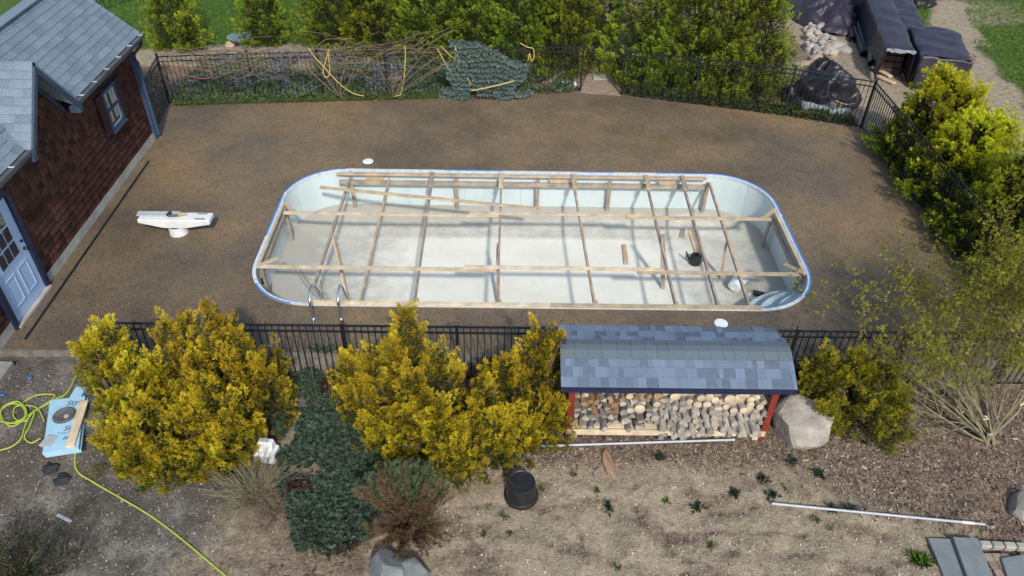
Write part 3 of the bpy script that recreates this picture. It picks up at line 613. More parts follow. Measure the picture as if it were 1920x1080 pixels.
# wall shingles: courses of uneven cedar pieces
DY0, DY1 = 10.24, 11.32       # door opening
WY0, WY1, WZ0, WZ1 = 15.40, 15.92, 1.20, 1.98
shl = []; EXP = .148; z = .20; row = 0
while z < GZ-.3:
    y = YN+.1*random.random()
    while y < YF-.05:
        wd = random.choice((.10, .13, .15, .18, .21)); y1 = min(y+wd, YF-.04); yc = (y+y1)/2; zt = z+EXP
        ok = zt < EZ-.1 or (GN < yc < GF and z+.06 < EZ-.12+(GZ-.2-EZ)*(1-abs(yc-GP)/(GF-GP)))
        if DY0-.14 < yc < DY1+.14 and z < 2.1: ok = False
        if WY0-.34 < yc < WY1+.34 and WZ0-.03 < zt and z < WZ1: ok = False
        if ok and y1-y > .04: shl.append((yc, z+random.uniform(-.006, .006), y1-y-.006))
        y = y1
    z += EXP; row += 1
sh_me = {}
def shingle_me(wd):
    k = round(wd, 2)
    if k not in sh_me:
        x0, x1 = 0, .036; sh_me[k] = MB().add([(x1, -k/2, 0), (x1, k/2, 0), (x0, k/2, 0), (x0, -k/2, 0), (.010, -k/2, .165), (.010, k/2, .165), (0, k/2, .165), (0, -k/2, .165)], [(0, 1, 5, 4), (0, 3, 2, 1), (1, 2, 6, 5), (3, 0, 4, 7), (4, 5, 6, 7), (2, 3, 7, 6)]).mesh('wall_shingle')
        sh_me[k].materials.append(MATS['cedar'])
    return sh_me[k]
shl.sort(key=lambda s: (s[0]-12.0)**2*.5-s[1]*1.5 if s[0] > 9.3 else 99)
for yc, z, wd in shl[:300]: link('wall_shingle', shingle_me(wd), None, wall, Matrix.Translation((XW-.022, yc, z)))
vv, ffs, cc = [], [], []; base = np.array([.052, .022, .016])
for yc, z, wd in shl[300:]:
    b = len(vv); me = shingle_me(wd); vv += [(v.co.x+XW-.022, v.co.y+yc, v.co.z+z) for v in me.vertices]; ffs += [tuple(i+b for i in p.vertices) for p in me.polygons]; cc += [base*random.uniform(.6, 1.45)*np.array([1, random.uniform(.9, 1.15), 1])]*8
o = link('wall_shingles', npmesh('wall_shingles', vv, ffs, np.array(cc)), 'chips', wall); o['kind'] = 'stuff'
# corner board, gable trim, fascia
MB().box((XW+.005, YF+.01, 1.12), (.13, .13, 2.65)).obj('corner_board', 'blue_trim', house)
def pz(x): return EZ+(EX-x)*SL
roof = MB()
ROOFY1 = 17.42
def slab(mb, q, t=.07):
    q = [V(p) for p in q]; n_ = (q[1]-q[0]).cross(q[3]-q[0]).normalized()
    if n_.z < 0: n_ = -n_
    mb.add(q+[p-n_*t for p in q], [(0, 1, 2, 3), (7, 6, 5, 4), (0, 4, 5, 1), (1, 5, 6, 2), (2, 6, 7, 3), (3, 7, 4, 0)])
slab(roof, [(EX, GF+.02, EZ), (EX, ROOFY1, EZ), (RX, ROOFY1, RZ), (RX, GP, RZ)]); slab(roof, [(EX, YN, EZ), (EX, GN-.02, EZ), (RX, GP, RZ), (RX, YN, RZ)])
slab(roof, [(RX, YN, RZ), (RX, ROOFY1, RZ), (-11.1, ROOFY1, EZ), (-11.1, YN, EZ)])
slab(roof, [(EX+.12, GP, GZ+.02), (EX+.12, GN-.05, EZ), (EX, GN-.05, EZ-.02), (RX, GP, GZ+.02)]); slab(roof, [(EX+.12, GP, GZ+.02), (EX+.12, GF+.05, EZ), (EX, GF+.05, EZ-.02), (RX, GP, GZ+.02)])
rf = roof.obj('roof', 'roof_blue', house)
# shingle tabs on the main slope and on the near gable slope
tab = {}
def tab_me(L, wd, t, mat):
    k = (round(L, 2), round(wd, 2), mat)
    if k not in tab: tab[k] = MB().add([(0, -k[1]/2, 0), (0, k[1]/2, 0), (k[0], k[1]/2, .004), (k[0], -k[1]/2, .004), (0, -k[1]/2, t), (0, k[1]/2, t), (k[0], k[1]/2, .006), (k[0], -k[1]/2, .006)], [(3, 2, 1, 0), (4, 5, 6, 7), (0, 1, 5, 4), (1, 2, 6, 5), (2, 3, 7, 6), (3, 0, 4, 7)]).mesh('roof_shingle'); tab[k].materials.append(MATS[mat])
    return tab[k]
ul = V((RX-EX, 0, RZ-EZ)); SLEN = ul.length; ul /= SLEN; nl = V((0, 1, 0)).cross(ul); nl = -nl if nl.z < 0 else nl
bas = Matrix((ul, V((0, 1, 0)) if ul.cross(V((0, 1, 0))).dot(nl) > 0 else V((0, -1, 0)), nl)).transposed().to_4x4()
NC = 12; ce = SLEN/NC; tabs = []
for r_ in range(NC):
    y = ROOFY1; s = r_*ce
    x = EX+ul.x*s; fr = s/SLEN
    ylo = GF+(GP-GF)*fr+.05; yhi_near = GN+(GP-GN)*fr-.05
    off = random.random()*.3
    y = ROOFY1
    while y > 9.6:
        wd = random.choice((.26, .30, .34, .4)) if y < ROOFY1 else .3-off*.5
        yc = y-wd/2
        if yc-wd/2 > ylo or yc+wd/2 < yhi_near: tabs.append((r_, yc, wd))
        elif yc > ylo: tabs.append((r_, (y+ylo)/2, max(.06, y-ylo)))
        y -= wd
for r_, yc, wd in tabs[:]:
    p = V((EX, yc, EZ))+ul*(r_*ce-.01)+nl*.003; link('roof_shingle', tab_me(ce*1.06, wd-.004, .017, 'roof_blue'), None, rf, Matrix.Translation(p) @ bas)
# gable slope facing the camera: its courses run along X
g0, g1 = V((0, GN-.05, EZ)), V((0, GP, GZ+.02)); ug = (g1-g0); GL = ug.length; ug /= GL; ng = V((0, -ug.z, ug.y)); bg = Matrix((ug, V((-1, 0, 0)), ng)).transposed().to_4x4()
NG = 10; cg = GL/NG
for r_ in range(NG):
    s = r_*cg; xl = EX+(RX-EX)*s/GL-.1; x = EX+.12
    k = 0
    while x > xl:
        wd = random.choice((.24, .3, .34)) if k else random.choice((.15, .3)); k += 1
        p = V((x-wd/2, 0, 0))+g0+ug*(s-.01)+ng*.003; link('roof_shingle', tab_me(cg*1.06, wd-.004, .016, 'roof_blue'), None, rf, Matrix.Translation(p) @ bg); x -= wd
beam('ridge_cap', (RX, YN, RZ+.02), (RX, ROOFY1, RZ+.02), .26, .03, 'roof_blue', rf)
def boards(a, b, drop, th, name='rake_board', mat='blue_trim', dx=0):
    a, b = V(a), V(b); MB().add([a, b, b-V((0, 0, drop)), a-V((0, 0, drop)), a+V((th, 0, 0)), b+V((th, 0, 0)), b+V((th, 0, -drop)), a+V((th, 0, -drop))], [(0, 1, 2, 3), (7, 6, 5, 4), (0, 4, 5, 1), (1, 5, 6, 2), (2, 6, 7, 3), (3, 7, 4, 0)]).obj(name, mat, house)
boards((EX+.10, GP, GZ-.055), (EX+.10, GF+.06, EZ-.075), .15, .03); boards((EX+.10, GP, GZ-.055), (EX+.10, GN-.06, EZ-.075), .15, .03)
boards((XW+.01, GP, GZ-.16), (XW+.01, GF-.02, EZ-.12), .12, .04); boards((XW+.01, GP, GZ-.16), (XW+.01, GN+.02, EZ-.12), .12, .04)
MB().box((EX+.02, GF+.03, EZ-.16), (.2, .12, .14)).obj('eave_return', 'blue_trim', house); MB().box((EX+.02, GN-.03, EZ-.16), (.2, .12, .14)).obj('eave_return', 'blue_trim', house)
for y0, y1 in ((GF+.02, ROOFY1), (YN, GN-.02)):
    g = MB(); pf = [(0, 0), (.115, .02), (.115, .0), (.10, -.07), (.02, -.09), (-.005, -.09), (-.005, .0), (.012, 0), (.012, -.075), (.09, -.06), (.10, .008)]
    MB().prism([(EX+.005+x, EZ-.02+z_) for x, z_ in pf], y0, y1, Matrix(((1, 0, 0, 0), (0, 0, 1, 0), (0, 1, 0, 0), (0, 0, 0, 1)))).obj('gutter', 'gutter', house)
    MB().box((EX-.04, (y0+y1)/2, EZ-.14), (.03, y1-y0-.02, .16)).obj('fascia', 'blue_trim', house)
    MB().box((EX-.13, (y0+y1)/2, EZ-.17), (.19, y1-y0-.04, .02)).obj('soffit', 'navy', house)
    y = y0+.25
    while y < y1: MB().box((EX+.055, y, EZ+.004), (.13, .03, .008)).obj('gutter_strap', 'tape_white', house); y += .62
MB().tube(catmull([(EX+.05, ROOFY1-.12, EZ-.1), (EX+.0, ROOFY1-.12, EZ-.25), (XW+.09, YF+.03, EZ-.42), (XW+.09, YF+.03, EZ-.6)], 4), .035, 8).obj('downspout', 'navy', house, True); beam('downspout', (XW+.105, YF+.03, .1), (XW+.105, YF+.03, EZ-.58), .07, .06, 'blue_trim', house)
# window with shutters
win = MB()
for y0, y1, z0, z1 in ((WY0-.06, WY0, WZ0-.06, WZ1+.06), (WY1, WY1+.06, WZ0-.06, WZ1+.06), (WY0, WY1, WZ0-.06, WZ0), (WY0, WY1, WZ1, WZ1+.06), (WY0, WY1, (WZ0+WZ1)/2-.02, (WZ0+WZ1)/2+.02)): win.box((XW+.03, (y0+y1)/2, (z0+z1)/2), (.06, y1-y0, z1-z0))
wo = win.obj('window', 'blue_trim', house); wi = MB()
for y0, y1, z0, z1 in ((WY0, WY0+.035, WZ0, WZ1), (WY1-.035, WY1, WZ0, WZ1), (WY0, WY1, WZ0, WZ0+.03), (WY0, WY1, WZ1-.03, WZ1)): wi.box((XW+.02, (y0+y1)/2, (z0+z1)/2), (.03, y1-y0, z1-z0))
wi.obj('sash', 'pipe_grey', wo)
for z0, z1 in ((WZ0+.01, (WZ0+WZ1)/2-.02), ((WZ0+WZ1)/2+.02, WZ1-.01)): MB().box((XW+.006, (WY0+WY1)/2, (z0+z1)/2), (.01, WY1-WY0-.02, z1-z0)).obj('pane', 'glass', wo); 
for ya, yb2 in ((WY0+.03, WY0+.2), (WY1-.22, WY1-.03)): MB().box((XW+.012, (ya+yb2)/2, (WZ0+WZ1)/2+.03), (.004, yb2-ya, WZ1-WZ0-.12)).obj('curtain', 'curtain', wo)
MB().box((XW+.045, (WY0+WY1)/2, WZ0-.08), (.1, WY1-WY0+.16, .035)).obj('sill', 'blue_trim', wo)
for yc in (WY0-.20, WY1+.20):
    s_ = MB().box((XW+.03, yc, (WZ0+WZ1)/2), (.025, .26, WZ1-WZ0+.1)).obj('shutter', 'plum', house)
    for zc in np.arange(WZ0+.02, WZ1-.01, .075): MB().box((XW+.046, yc, zc), (.012, .20, .05)).obj('slat', 'plum', s_)
# door
dz0, dz1 = .05, 2.06
MB().box((XW-.01, (DY0+DY1)/2, (dz0+dz1)/2), (.05, DY1-DY0-.02, dz1-dz0)).obj('door', 'door_blue', house); door = house.children[-1] if False else [c for c in bpy.data.objects if c.name.startswith('door')][-1]
for yc, wd in ((DY0-.055, .11), (DY1+.055, .11)): MB().box((XW+.025, yc, 1.05), (.08, wd, 2.15)).obj('door_jamb', 'navy', house)
MB().box((XW+.025, (DY0+DY1)/2, dz1+.07), (.08, DY1-DY0, .13)).obj('door_jamb', 'navy', house); MB().box((XW+.03, (DY0+DY1)/2, -.02), (.15, DY1-DY0+.1, .12)).obj('threshold', 'foundation', house)
MB().box((XW+.018, (DY0+DY1)/2, 1.46), (.014, .66, .98)).obj('glazing_frame', 'door_blue', door)
for i in range(3):
    for j in range(3): MB().box((XW+.028, (DY0+DY1)/2+(i-1)*.2, 1.46+(j-1)*.30), (.010, .165, .255)).obj('pane', 'glass', door)
for yc in (DY0+.32, DY1-.32):
    pn = MB()
    for y0, y1, z0, z1 in ((yc-.16, yc+.16, .26, .29), (yc-.16, yc+.16, .80, .83), (yc-.16, yc-.13, .29, .80), (yc+.13, yc+.16, .29, .80)): pn.box((XW+.018, (y0+y1)/2, (z0+z1)/2), (.014, y1-y0, z1-z0))
    pn.obj('panel_moulding', 'door_blue', door)
MB().lathe([(0, .07), (.03, .065), (.036, .045), (.018, .02), (.018, .01), (.032, .008), (.032, 0)], n=14, mw=Matrix.Translation((XW+.015, DY1-.09, 1.0)) @ Matrix.Rotation(math.pi/2, 4, 'Y')).obj('handle', 'black_metal', door, True); MB().lathe([(0, .03), (.026, .03), (.03, 0)], n=14, mw=Matrix.Translation((XW+.015, DY1-.09, 1.16)) @ Matrix.Rotation(math.pi/2, 4, 'Y')).obj('lock', 'black_metal', door, True)
# ================================================================== WOODSHED
SG = -.5
shed = root('woodshed', (2.7, 8.7, SG), 'low red woodshed with blue grey shingle roof over stacked firewood', 'shed')
x0, x1 = .90, 4.47; FY, FZ_, RY, RZ2, BY, BZ = 8.06, .90, 8.63, 1.165, 9.36, .955
sr = MB(); slab(sr, [(x0, FY, FZ_), (x1, FY, FZ_), (x1, RY, RZ2), (x0, RY, RZ2)], .03); slab(sr, [(x0, BY, BZ), (x1, BY, BZ), (x1, RY, RZ2), (x0, RY, RZ2)], .03); srf = sr.obj('roof', 'shed_dark', shed)
def courses(p_lo, p_hi, n_c, first=0):
    a, b = V(p_lo), V(p_hi); u = b-a; L = u.length; u /= L; nn = V((0, -u.z, u.y)); nn = -nn if nn.z < 0 else nn
    side = V((1, 0, 0)); side = side if u.cross(side).dot(nn) > 0 else -side
    bs = Matrix((u, side, nn)).transposed().to_4x4(); c_ = L/n_c
    for r_ in range(n_c):
        x = x0
        while x < x1-.01:
            wd = min(random.choice((.07, .09, .12, .15, .18)), x1-x); hi = random.random() < .62
            p = a+V((x+wd/2, 0, 0))+u*(r_*c_-.008)+nn*(.003); link('roof_shingle', tab_me(c_*1.08, wd-.002, .020 if hi else .008, 'shed_shingle' if hi or random.random() < .12 else 'shed_dark'), None, srf, Matrix.Translation(p) @ bs); x += wd
courses((0, FY, FZ_), (0, RY-.13, RZ2-.06), 3); courses((0, BY, BZ), (0, RY+.17, RZ2-.05), 3)
k = 0; x = x0
while x < x1-.02:
    wd = min(random.uniform(.16, .24), x1-x); MB().add([(x, RY-.17, RZ2-.058), (x+wd-.003, RY-.17, RZ2-.058), (x+wd-.003, RY-.05, RZ2+.004), (x, RY-.05, RZ2+.004), (x+wd-.003, RY+.06, RZ2+.008), (x, RY+.06, RZ2+.008), (x+wd-.003, RY+.21, RZ2-.03), (x, RY+.21, RZ2-.03)]+[(0, 0, 0)][:0], [(0, 1, 2, 3), (3, 2, 4, 5), (5, 4, 6, 7)]).obj('ridge_shingle', 'shed_cap', srf); o_ = [q for q in COL.objects][-1]
    md = o_.modifiers.new('thick', 'SOLIDIFY'); md.thickness = .012; md.offset = 1; x += wd
MB().box(((x0+x1)/2, FY-.005, FZ_-.055), (x1-x0, .03, .10)).obj('fascia', 'navy', shed); MB().box(((x0+x1)/2, BY+.01, BZ-.06), (x1-x0, .03, .10)).obj('fascia', 'navy', shed)
for x in (x0+.012, x1-.012): MB().prism([(FY+.012, FZ_-.05), (RY, RZ2-.05), (BY-.01, BZ-.05), (BY-.01, BZ-.13), (RY, RZ2-.14), (FY+.012, FZ_-.12)], x-.012, x+.012, mtw).obj('rake_board', 'navy', shed)
SY0, SY1 = 8.24, 9.2
for xc in (1.10, 4.27):
    for k in range(6): MB().box((xc, SY0+.08+(k+.5)*(SY1-SY0-.08)/6, .13), (.03, (SY1-SY0-.08)/6-.006, 1.28)).obj('side_board', 'red_paint', shed)
    MB().box((xc, SY0+.03, .15), (.10, .075, 1.36 if xc > 2 else 1.3)).obj('post', 'red_paint', shed); MB().box((xc, SY1, .2), (.08, .08, 1.45)).obj('post', 'red_paint', shed)
    MB().box((xc+(-.10 if xc > 2 else .10), SY0+.05, -.43), (.09, .09, .2)).obj('footing', 'pale_pine', shed)
for k in range(7): MB().box((2.68, SY1+.01, -.28+k*.19), (3.1, .02, .182)).obj('back_board', 'red_paint', shed)
beam('floor_beam', (1.06, SY0-.005, -.33), (4.3, SY0-.005, -.33), .04, .11, 'pale_pine', shed); beam('floor_beam', (1.06, SY1-.08, -.33), (4.3, SY1-.08, -.33), .04, .11, 'pale_pine', shed)
for k in range(6): beam('floor_board', (1.1, SY0+.09+k*.15, -.265), (4.27, SY0+.09+k*.15, -.265), .14, .022, 'pale_pine', shed)
# firewood: every log its own thing
def round_log(r, L, seed):
    mb = MB(); n_ = 12; vs = []
    rs = [r*(1+.10*noise.noise(V((math.cos(6.283*k/n_)*1.5, math.sin(6.283*k/n_)*1.5, seed)))) for k in range(n_)]
    for x in (-L/2, -L/2+.004, L/2-.004, L/2): vs += [(x, q*(1 if abs(x) < L/2-.002 else .93)*math.cos(6.283*k/n_), q*(1 if abs(x) < L/2-.002 else .93)*math.sin(6.283*k/n_)) for k, q in enumerate(rs)]
    mb.add(vs, [(i*n_+k, i*n_+(k+1) % n_, (i+1)*n_+(k+1) % n_, (i+1)*n_+k) for i in range(3) for k in range(n_)]+[tuple(range(n_))[::-1], tuple(range(3*n_, 4*n_))]); return mb
def split_log(r, L, seed):
    rd = random.Random(seed); sh = rd.choice(([(0, 0), (1.5, -.25), (1.75, .5), (1.3, 1.1), (.3, 1.2)], [(0, 0), (1.7, 0.1), (1.4, .9), (.6, 1.35)], [(0, .1), (.9, -.2), (1.8, .2), (1.7, .8), (.2, .95)], [(0, 0), (1.2, -.1), (1.9, .6), (.8, 1.1)]))
    cx = sum(p[0] for p in sh)/len(sh); cz = sum(p[1] for p in sh)/len(sh); n_ = len(sh); vs = []
    for i in range(5):
        x = -L/2+L*i/4; j = lambda: rd.uniform(-.07, .07)
        vs += [(x+rd.uniform(-.012, .012) if i in (0, 4) else x, (p[0]-cx+j())*r, (p[1]-cz+j()+.08*math.sin(i+seed))*r) for p in sh]
    return MB().add(vs, [(i*n_+k, i*n_+(k+1) % n_, (i+1)*n_+(k+1) % n_, (i+1)*n_+k) for i in range(4) for k in range(n_)]+[tuple(range(n_))[::-1], tuple(range(4*n_, 5*n_))])
def two_mat(me, body, end):
    me.materials.append(MATS[body]); me.materials.append(MATS[end])
    for p in me.polygons:
        if abs(p.normal.x) > .8: p.material_index = 1
    return me
LOGS = {k: [] for k in ('r', 'g', 's', 'b')}
for i in range(14):
    r_ = random.uniform(.055, .092)
    LOGS['r'].append((r_, two_mat(round_log(r_, .42, i).mesh('log', True), 'bark', 'cut_end'))); LOGS['g'].append((r_*.72, two_mat(round_log(r_*.72, .42, i+40).mesh('log', True), 'bark', 'grey_end')))
    LOGS['s'].append((r_, two_mat(split_log(r_*1.05, .40, i).mesh('log'), 'grey_split', 'grey_end'))); LOGS['b'].append((r_, two_mat(split_log(r_*1.05, .42, i+70).mesh('log'), 'brown_split', 'brown_end')))
LAB = {'r': ('round barked log with pale cut end, upper right of the woodpile', 'round logs upper right in the woodshed'), 'g': ('thin grey round log, lower right of the woodpile', 'thin grey round logs lower right in the woodshed'), 's': ('weathered grey split log, lower left of the woodpile', 'grey split logs lower left in the woodshed'), 'b': ('brown split log, upper left of the woodpile', 'brown split logs upper left in the woodshed')}
zrow = -.245; row = 0
while zrow < .80:
    x = 1.17; hmax = 0
    while x < 4.19:
        up_ = zrow > (.02 if x < 2.45 else .12)+.08*math.sin(x*3); left = x < 2.45+.10*math.sin(zrow*9)
        kk = ('b' if up_ else 's') if left else ('r' if up_ else 'g')
        if left and up_ and x > 1.95 and random.random() < .4: kk = 'r'
        if kk == 'b' and random.random() < .35: kk = 's'
        r_, me = random.choice(LOGS[kk]); xc = x+r_*(.95 if kk in 'rg' else .85)
        yy = SY0+.24+max(0, zrow+.25)*.38+random.uniform(-.12, .08)-(.06 if x > 2.6 else 0); rot = random.uniform(-.10, .10)
        mt = Matrix.Translation((xc, yy, zrow+r_*.9+random.uniform(-.008, .008))) @ Matrix.Rotation(math.pi/2+rot, 4, 'Z') @ Matrix.Rotation(random.uniform(-.12, .16), 4, 'Y') @ Matrix.Rotation(random.uniform(0, 6.28), 4, 'X')
        o = link('log', me, None, None, mt); tag(o, LAB[kk][0] if not (kk == 's' and up_) else LAB['b'][0].replace('brown', 'grey'), 'log', LAB[kk][1] if not (kk == 's' and up_) else 'grey split logs upper left in the woodshed')
        x = xc+r_*(.95 if kk in 'rg' else .85); hmax = max(hmax, r_)
    zrow += .103; row += 1
for k in range(26):
    x = 2.62+k*.058; r_, me = random.choice(LOGS['g']); mt = Matrix.Translation((x, SY0+.17+random.uniform(-.05, .03), -.40+.05*(k % 3)+random.uniform(0, .03))) @ Matrix.Rotation(math.pi/2+random.uniform(-.2, .2), 4, 'Z') @ Matrix.Rotation(random.uniform(-.1, .25), 4, 'Y') @ Matrix.Rotation(random.uniform(0, 6.28), 4, 'X')
    tag(link('log', me, None, None, mt), 'thin grey round log spilling over the floor beam at the foot of the woodpile', 'log', 'thin grey logs spilling at the foot of the woodpile')
# ================================================================== FRONT YARD THINGS
GRP_Y = 'golden cypress shrubs before the front fence'
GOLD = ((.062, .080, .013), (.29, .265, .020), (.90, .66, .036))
def yshrub(name, leaders, label, base, n_t, pal=GOLD, nsp=94, **k):
    L_ = [(x, y, gh0(x, y)+.02, h-gh0(x, y)-.08, r*.86) for x, y, h, r in leaders]; rr_ = random.Random(len(L_)*7+int(base[0]*50))
    for l in list(L_):
        for _ in range(3):
            a_ = rr_.uniform(0, 6.28); q_ = rr_.uniform(.45, .95)*l[4]; L_.append((l[0]+math.cos(a_)*q_, l[1]+math.sin(a_)*q_, l[2], l[3]*rr_.uniform(.55, .92), l[4]*rr_.uniform(.34, .5)))
    L_ = [(*l[:4], l[4]*.9) for l in L_]
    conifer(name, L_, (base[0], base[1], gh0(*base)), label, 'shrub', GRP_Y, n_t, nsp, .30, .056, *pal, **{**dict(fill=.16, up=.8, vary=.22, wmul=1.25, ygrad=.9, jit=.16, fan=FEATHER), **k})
yshrub('golden_cypress', [(-5.90, 8.55, 1.72, .42), (-6.25, 8.62, 1.35, .30), (-5.60, 8.15, 1.25, .48), (-5.80, 7.98, .8, .46), (-5.35, 8.3, 1.1, .42)], 'two-peaked golden cypress shrub at far left, beside the blue foam board', (-5.95, 8.3), 300)
yshrub('golden_cypress', [(-5.05, 8.72, 1.72, .50), (-4.33, 8.70, 2.05, .50), (-3.98, 8.5, 1.65, .44), (-4.6, 8.35, 1.35, .6), (-3.72, 8.42, 1.10, .40), (-3.78, 8.75, 1.05, .34)], 'tallest golden cypress of the left clump, rising above the fence left of the pool handrails', (-4.4, 8.5), 340)
yshrub('golden_cypress', [(-5.15, 7.72, 1.05, .62), (-4.7, 7.72, .85, .55), (-4.35, 7.98, 1.18, .55), (-5.65, 7.75, .50, .55), (-4.12, 7.85, .6, .52), (-5.0, 7.55, .35, .55), (-4.5, 7.6, .3, .5)], 'low broad golden cypress at the front of the left clump, by the hose', (-4.9, 7.8), 380)
yshrub('golden_cypress', [(-1.45, 8.78, 1.85, .55), (-.98, 8.6, 1.25, .48), (-2.42, 8.62, .98, .45), (-1.95, 8.32, 1.05, .55), (-1.35, 8.2, 1.15, .6), (-2.0, 8.75, 1.15, .48)], 'tall golden cypress of the middle clump with pointed top over the fence', (-1.6, 8.5), 360)
yshrub('golden_cypress', [(-.95, 7.82, .85, .62), (-.30, 7.70, .75, .58), (-.6, 7.5, .40, .58), (-1.4, 7.85, .65, .55), (.15, 7.88, .6, .52), (-1.75, 8.0, .5, .45)], 'low broad golden cypress at the front of the middle clump, left of the black pot', (-.7, 7.8), 380)
yshrub('golden_cypress', [(.08, 8.40, 1.25, .52), (.55, 8.78, 1.55, .45), (.90, 8.72, 1.55, .26), (.62, 8.3, 1.0, .50), (.72, 8.15, .65, .42), (-.25, 8.2, 1.0, .45)], 'golden cypress leaning against the left end of the woodshed', (.4, 8.4), 320)
OLIVE = ((.06, .07, .014), (.22, .205, .020), (.50, .40, .030))
yshrub('golden_cypress', [(5.25, 8.95, .95, .42), (5.75, 8.85, 1.0, .55), (6.2, 8.75, .85, .55), (5.95, 8.4, .45, .55), (5.35, 8.7, .55, .42), (6.4, 8.45, .3, .42)], 'dull olive cypress shrub behind the big boulder right of the woodshed', (5.9, 8.7), 300, OLIVE)
def Gz(x, y, dz=0): p = G(x, y); p.z = gh(p.x, p.y)+dz; return p
# boulders and stones
p = Gz(1500, 800); tag(rockcut('boulder', (.64, .50, .42), 'stone_grey', 5, Matrix.Translation((5.02, 8.5, -.28)) @ Matrix.Rotation(.5, 4, 'Z')), 'big pale grey boulder at the right end of the woodshed', 'boulder')
p = Gz(1912, 955); tag(rockcut('boulder', (.30, .27, .26), 'rock3', 9, Matrix.Translation(p+V((.1, 0, .08)))), 'pale boulder at the right edge near the stone slabs', 'boulder')
p = Gz(725, 1075); tag(rockcut('slate_rock', (.24, .30, .36), 'slate', 14, Matrix.Translation(p+V((.02, -.02, .05))) @ Matrix.Rotation(.4, 4, 'Z'), 9, .5), 'left blue grey slate rock below the bronze juniper', 'rock')
p = Gz(775, 1075); tag(rockcut('slate_rock', (.28, .24, .28), 'slate', 23, Matrix.Translation(p+V((.03, -.02, .02))) @ Matrix.Rotation(-.3, 4, 'Z'), 9, .5), 'right blue grey slate rock below the bronze juniper', 'rock')
# black pot upside down
p = Gz(977, 930); pot = root('plant_pot', p, 'large black plastic plant pot standing upside down on the soil', 'plant pot')
MB().lathe([(.250, .0), (.262, .0), (.262, .05), (.245, .055), (.238, .06), (.205, .34), (.198, .36), (.19, .355), (.183, .335), (0, .335)], p, 32).obj('body', 'black_plastic', pot, True)
for k in range(5): a = k*6.283/5-1.5; MB().lathe([(0, .006), (.012, .006), (.012, 0)], n=10, mw=Matrix.Translation(p+V((.2035*math.cos(a), .2035*math.sin(a), .33))) @ Matrix.Rotation(a, 4, 'Z') @ Matrix.Rotation(math.pi/2, 4, 'Y')).obj('drain_hole', 'black_rubber', pot)
# grey pipes
def pipe(a, b, lab, sleeve=False):
    a, b = G(*a)+V((0, 0, .05)), G(*b)+V((0, 0, .05)); m_ = max(0, max(gh(*a.lerp(b, t/30).xy)+.018-a.lerp(b, t/30).z for t in range(31))); a.z += m_; b.z += m_; o = tag(rod('conduit_pipe', a, b, .020, 'pipe_grey'), lab, 'pipe', 'grey conduit pipes')
    if sleeve: d = (b-a).normalized(); rod('coupling', b-d*.33, b-d*.16, .0235, 'white', o)
    else: d = (b-a).normalized(); rod('coupling', b-d*.05, b+d*.01, .025, 'pipe_grey', o)
pipe((1015, 840), (1375, 828), 'grey conduit pipe lying in front of the woodshed'); pipe((1445, 949), (1843, 988), 'grey conduit pipe lying above the stone slabs', True)
a, b = Gz(1133, 848, .04), Gz(1147, 893, .03); o = blob('bark_slab', (.27, .075, .03), 'brown_split', 3, 3, .25, 1.5, mw=frame(a, b)); tag(o, 'curved brown slab of bark on the soil below the woodshed', 'bark')
# stone slabs, edging and pavers
def quad_slab(name, px, lab, t=.06, dz=.07):
    q = []
    for x, y in px: g_ = un(x, y, -.5+dz); q.append((g_[0], g_[1]))
    o = MB().prism(q, -.5+dz-t, -.5+dz).obj(name, 'slab', None, bevel=.006); tag(o, lab, 'stone slab', 'blue grey stone slabs')
quad_slab('stone_slab', [(1740, 1008), (1786, 1010), (1822, 1092), (1775, 1092)], 'leftmost of the blue grey stone slabs at bottom right', .06, .06)
quad_slab('stone_slab', [(1787, 1006), (1834, 1009), (1866, 1092), (1818, 1092)], 'middle blue grey stone slab, overlapping the leftmost one', .055, .125)
quad_slab('stone_slab', [(1877, 1046), (1925, 1038), (1945, 1092), (1893, 1092)], 'blue grey stone slab at the bottom right corner beyond the pavers', .06, .06)
edg = root('edging', Gz(1845, 1022), 'row of pale stone edging blocks behind the slabs', 'edging')
for k in range(5): a, b = V(un(1836+k*23, 1021.5+k*1.1, -.47)), V(un(1857+k*23, 1022.5+k*1.1, -.47)); beam('edging_block', a, b, .10, .10, 'edging', edg, bevel=.012)
pv = root('paver_patch', Gz(1860, 1060), 'small patch of brown pavers between the stone slabs', 'pavers')
for i in range(3):
    for j in range(4): a = V(un(1853, 1045, -.495))+V((i*.125, -j*.125, 0)); MB().box((a.x+.04*j*.3, a.y, -.50), (.118, .118, .05)).obj('paver', 'paver', pv, bevel=.006)
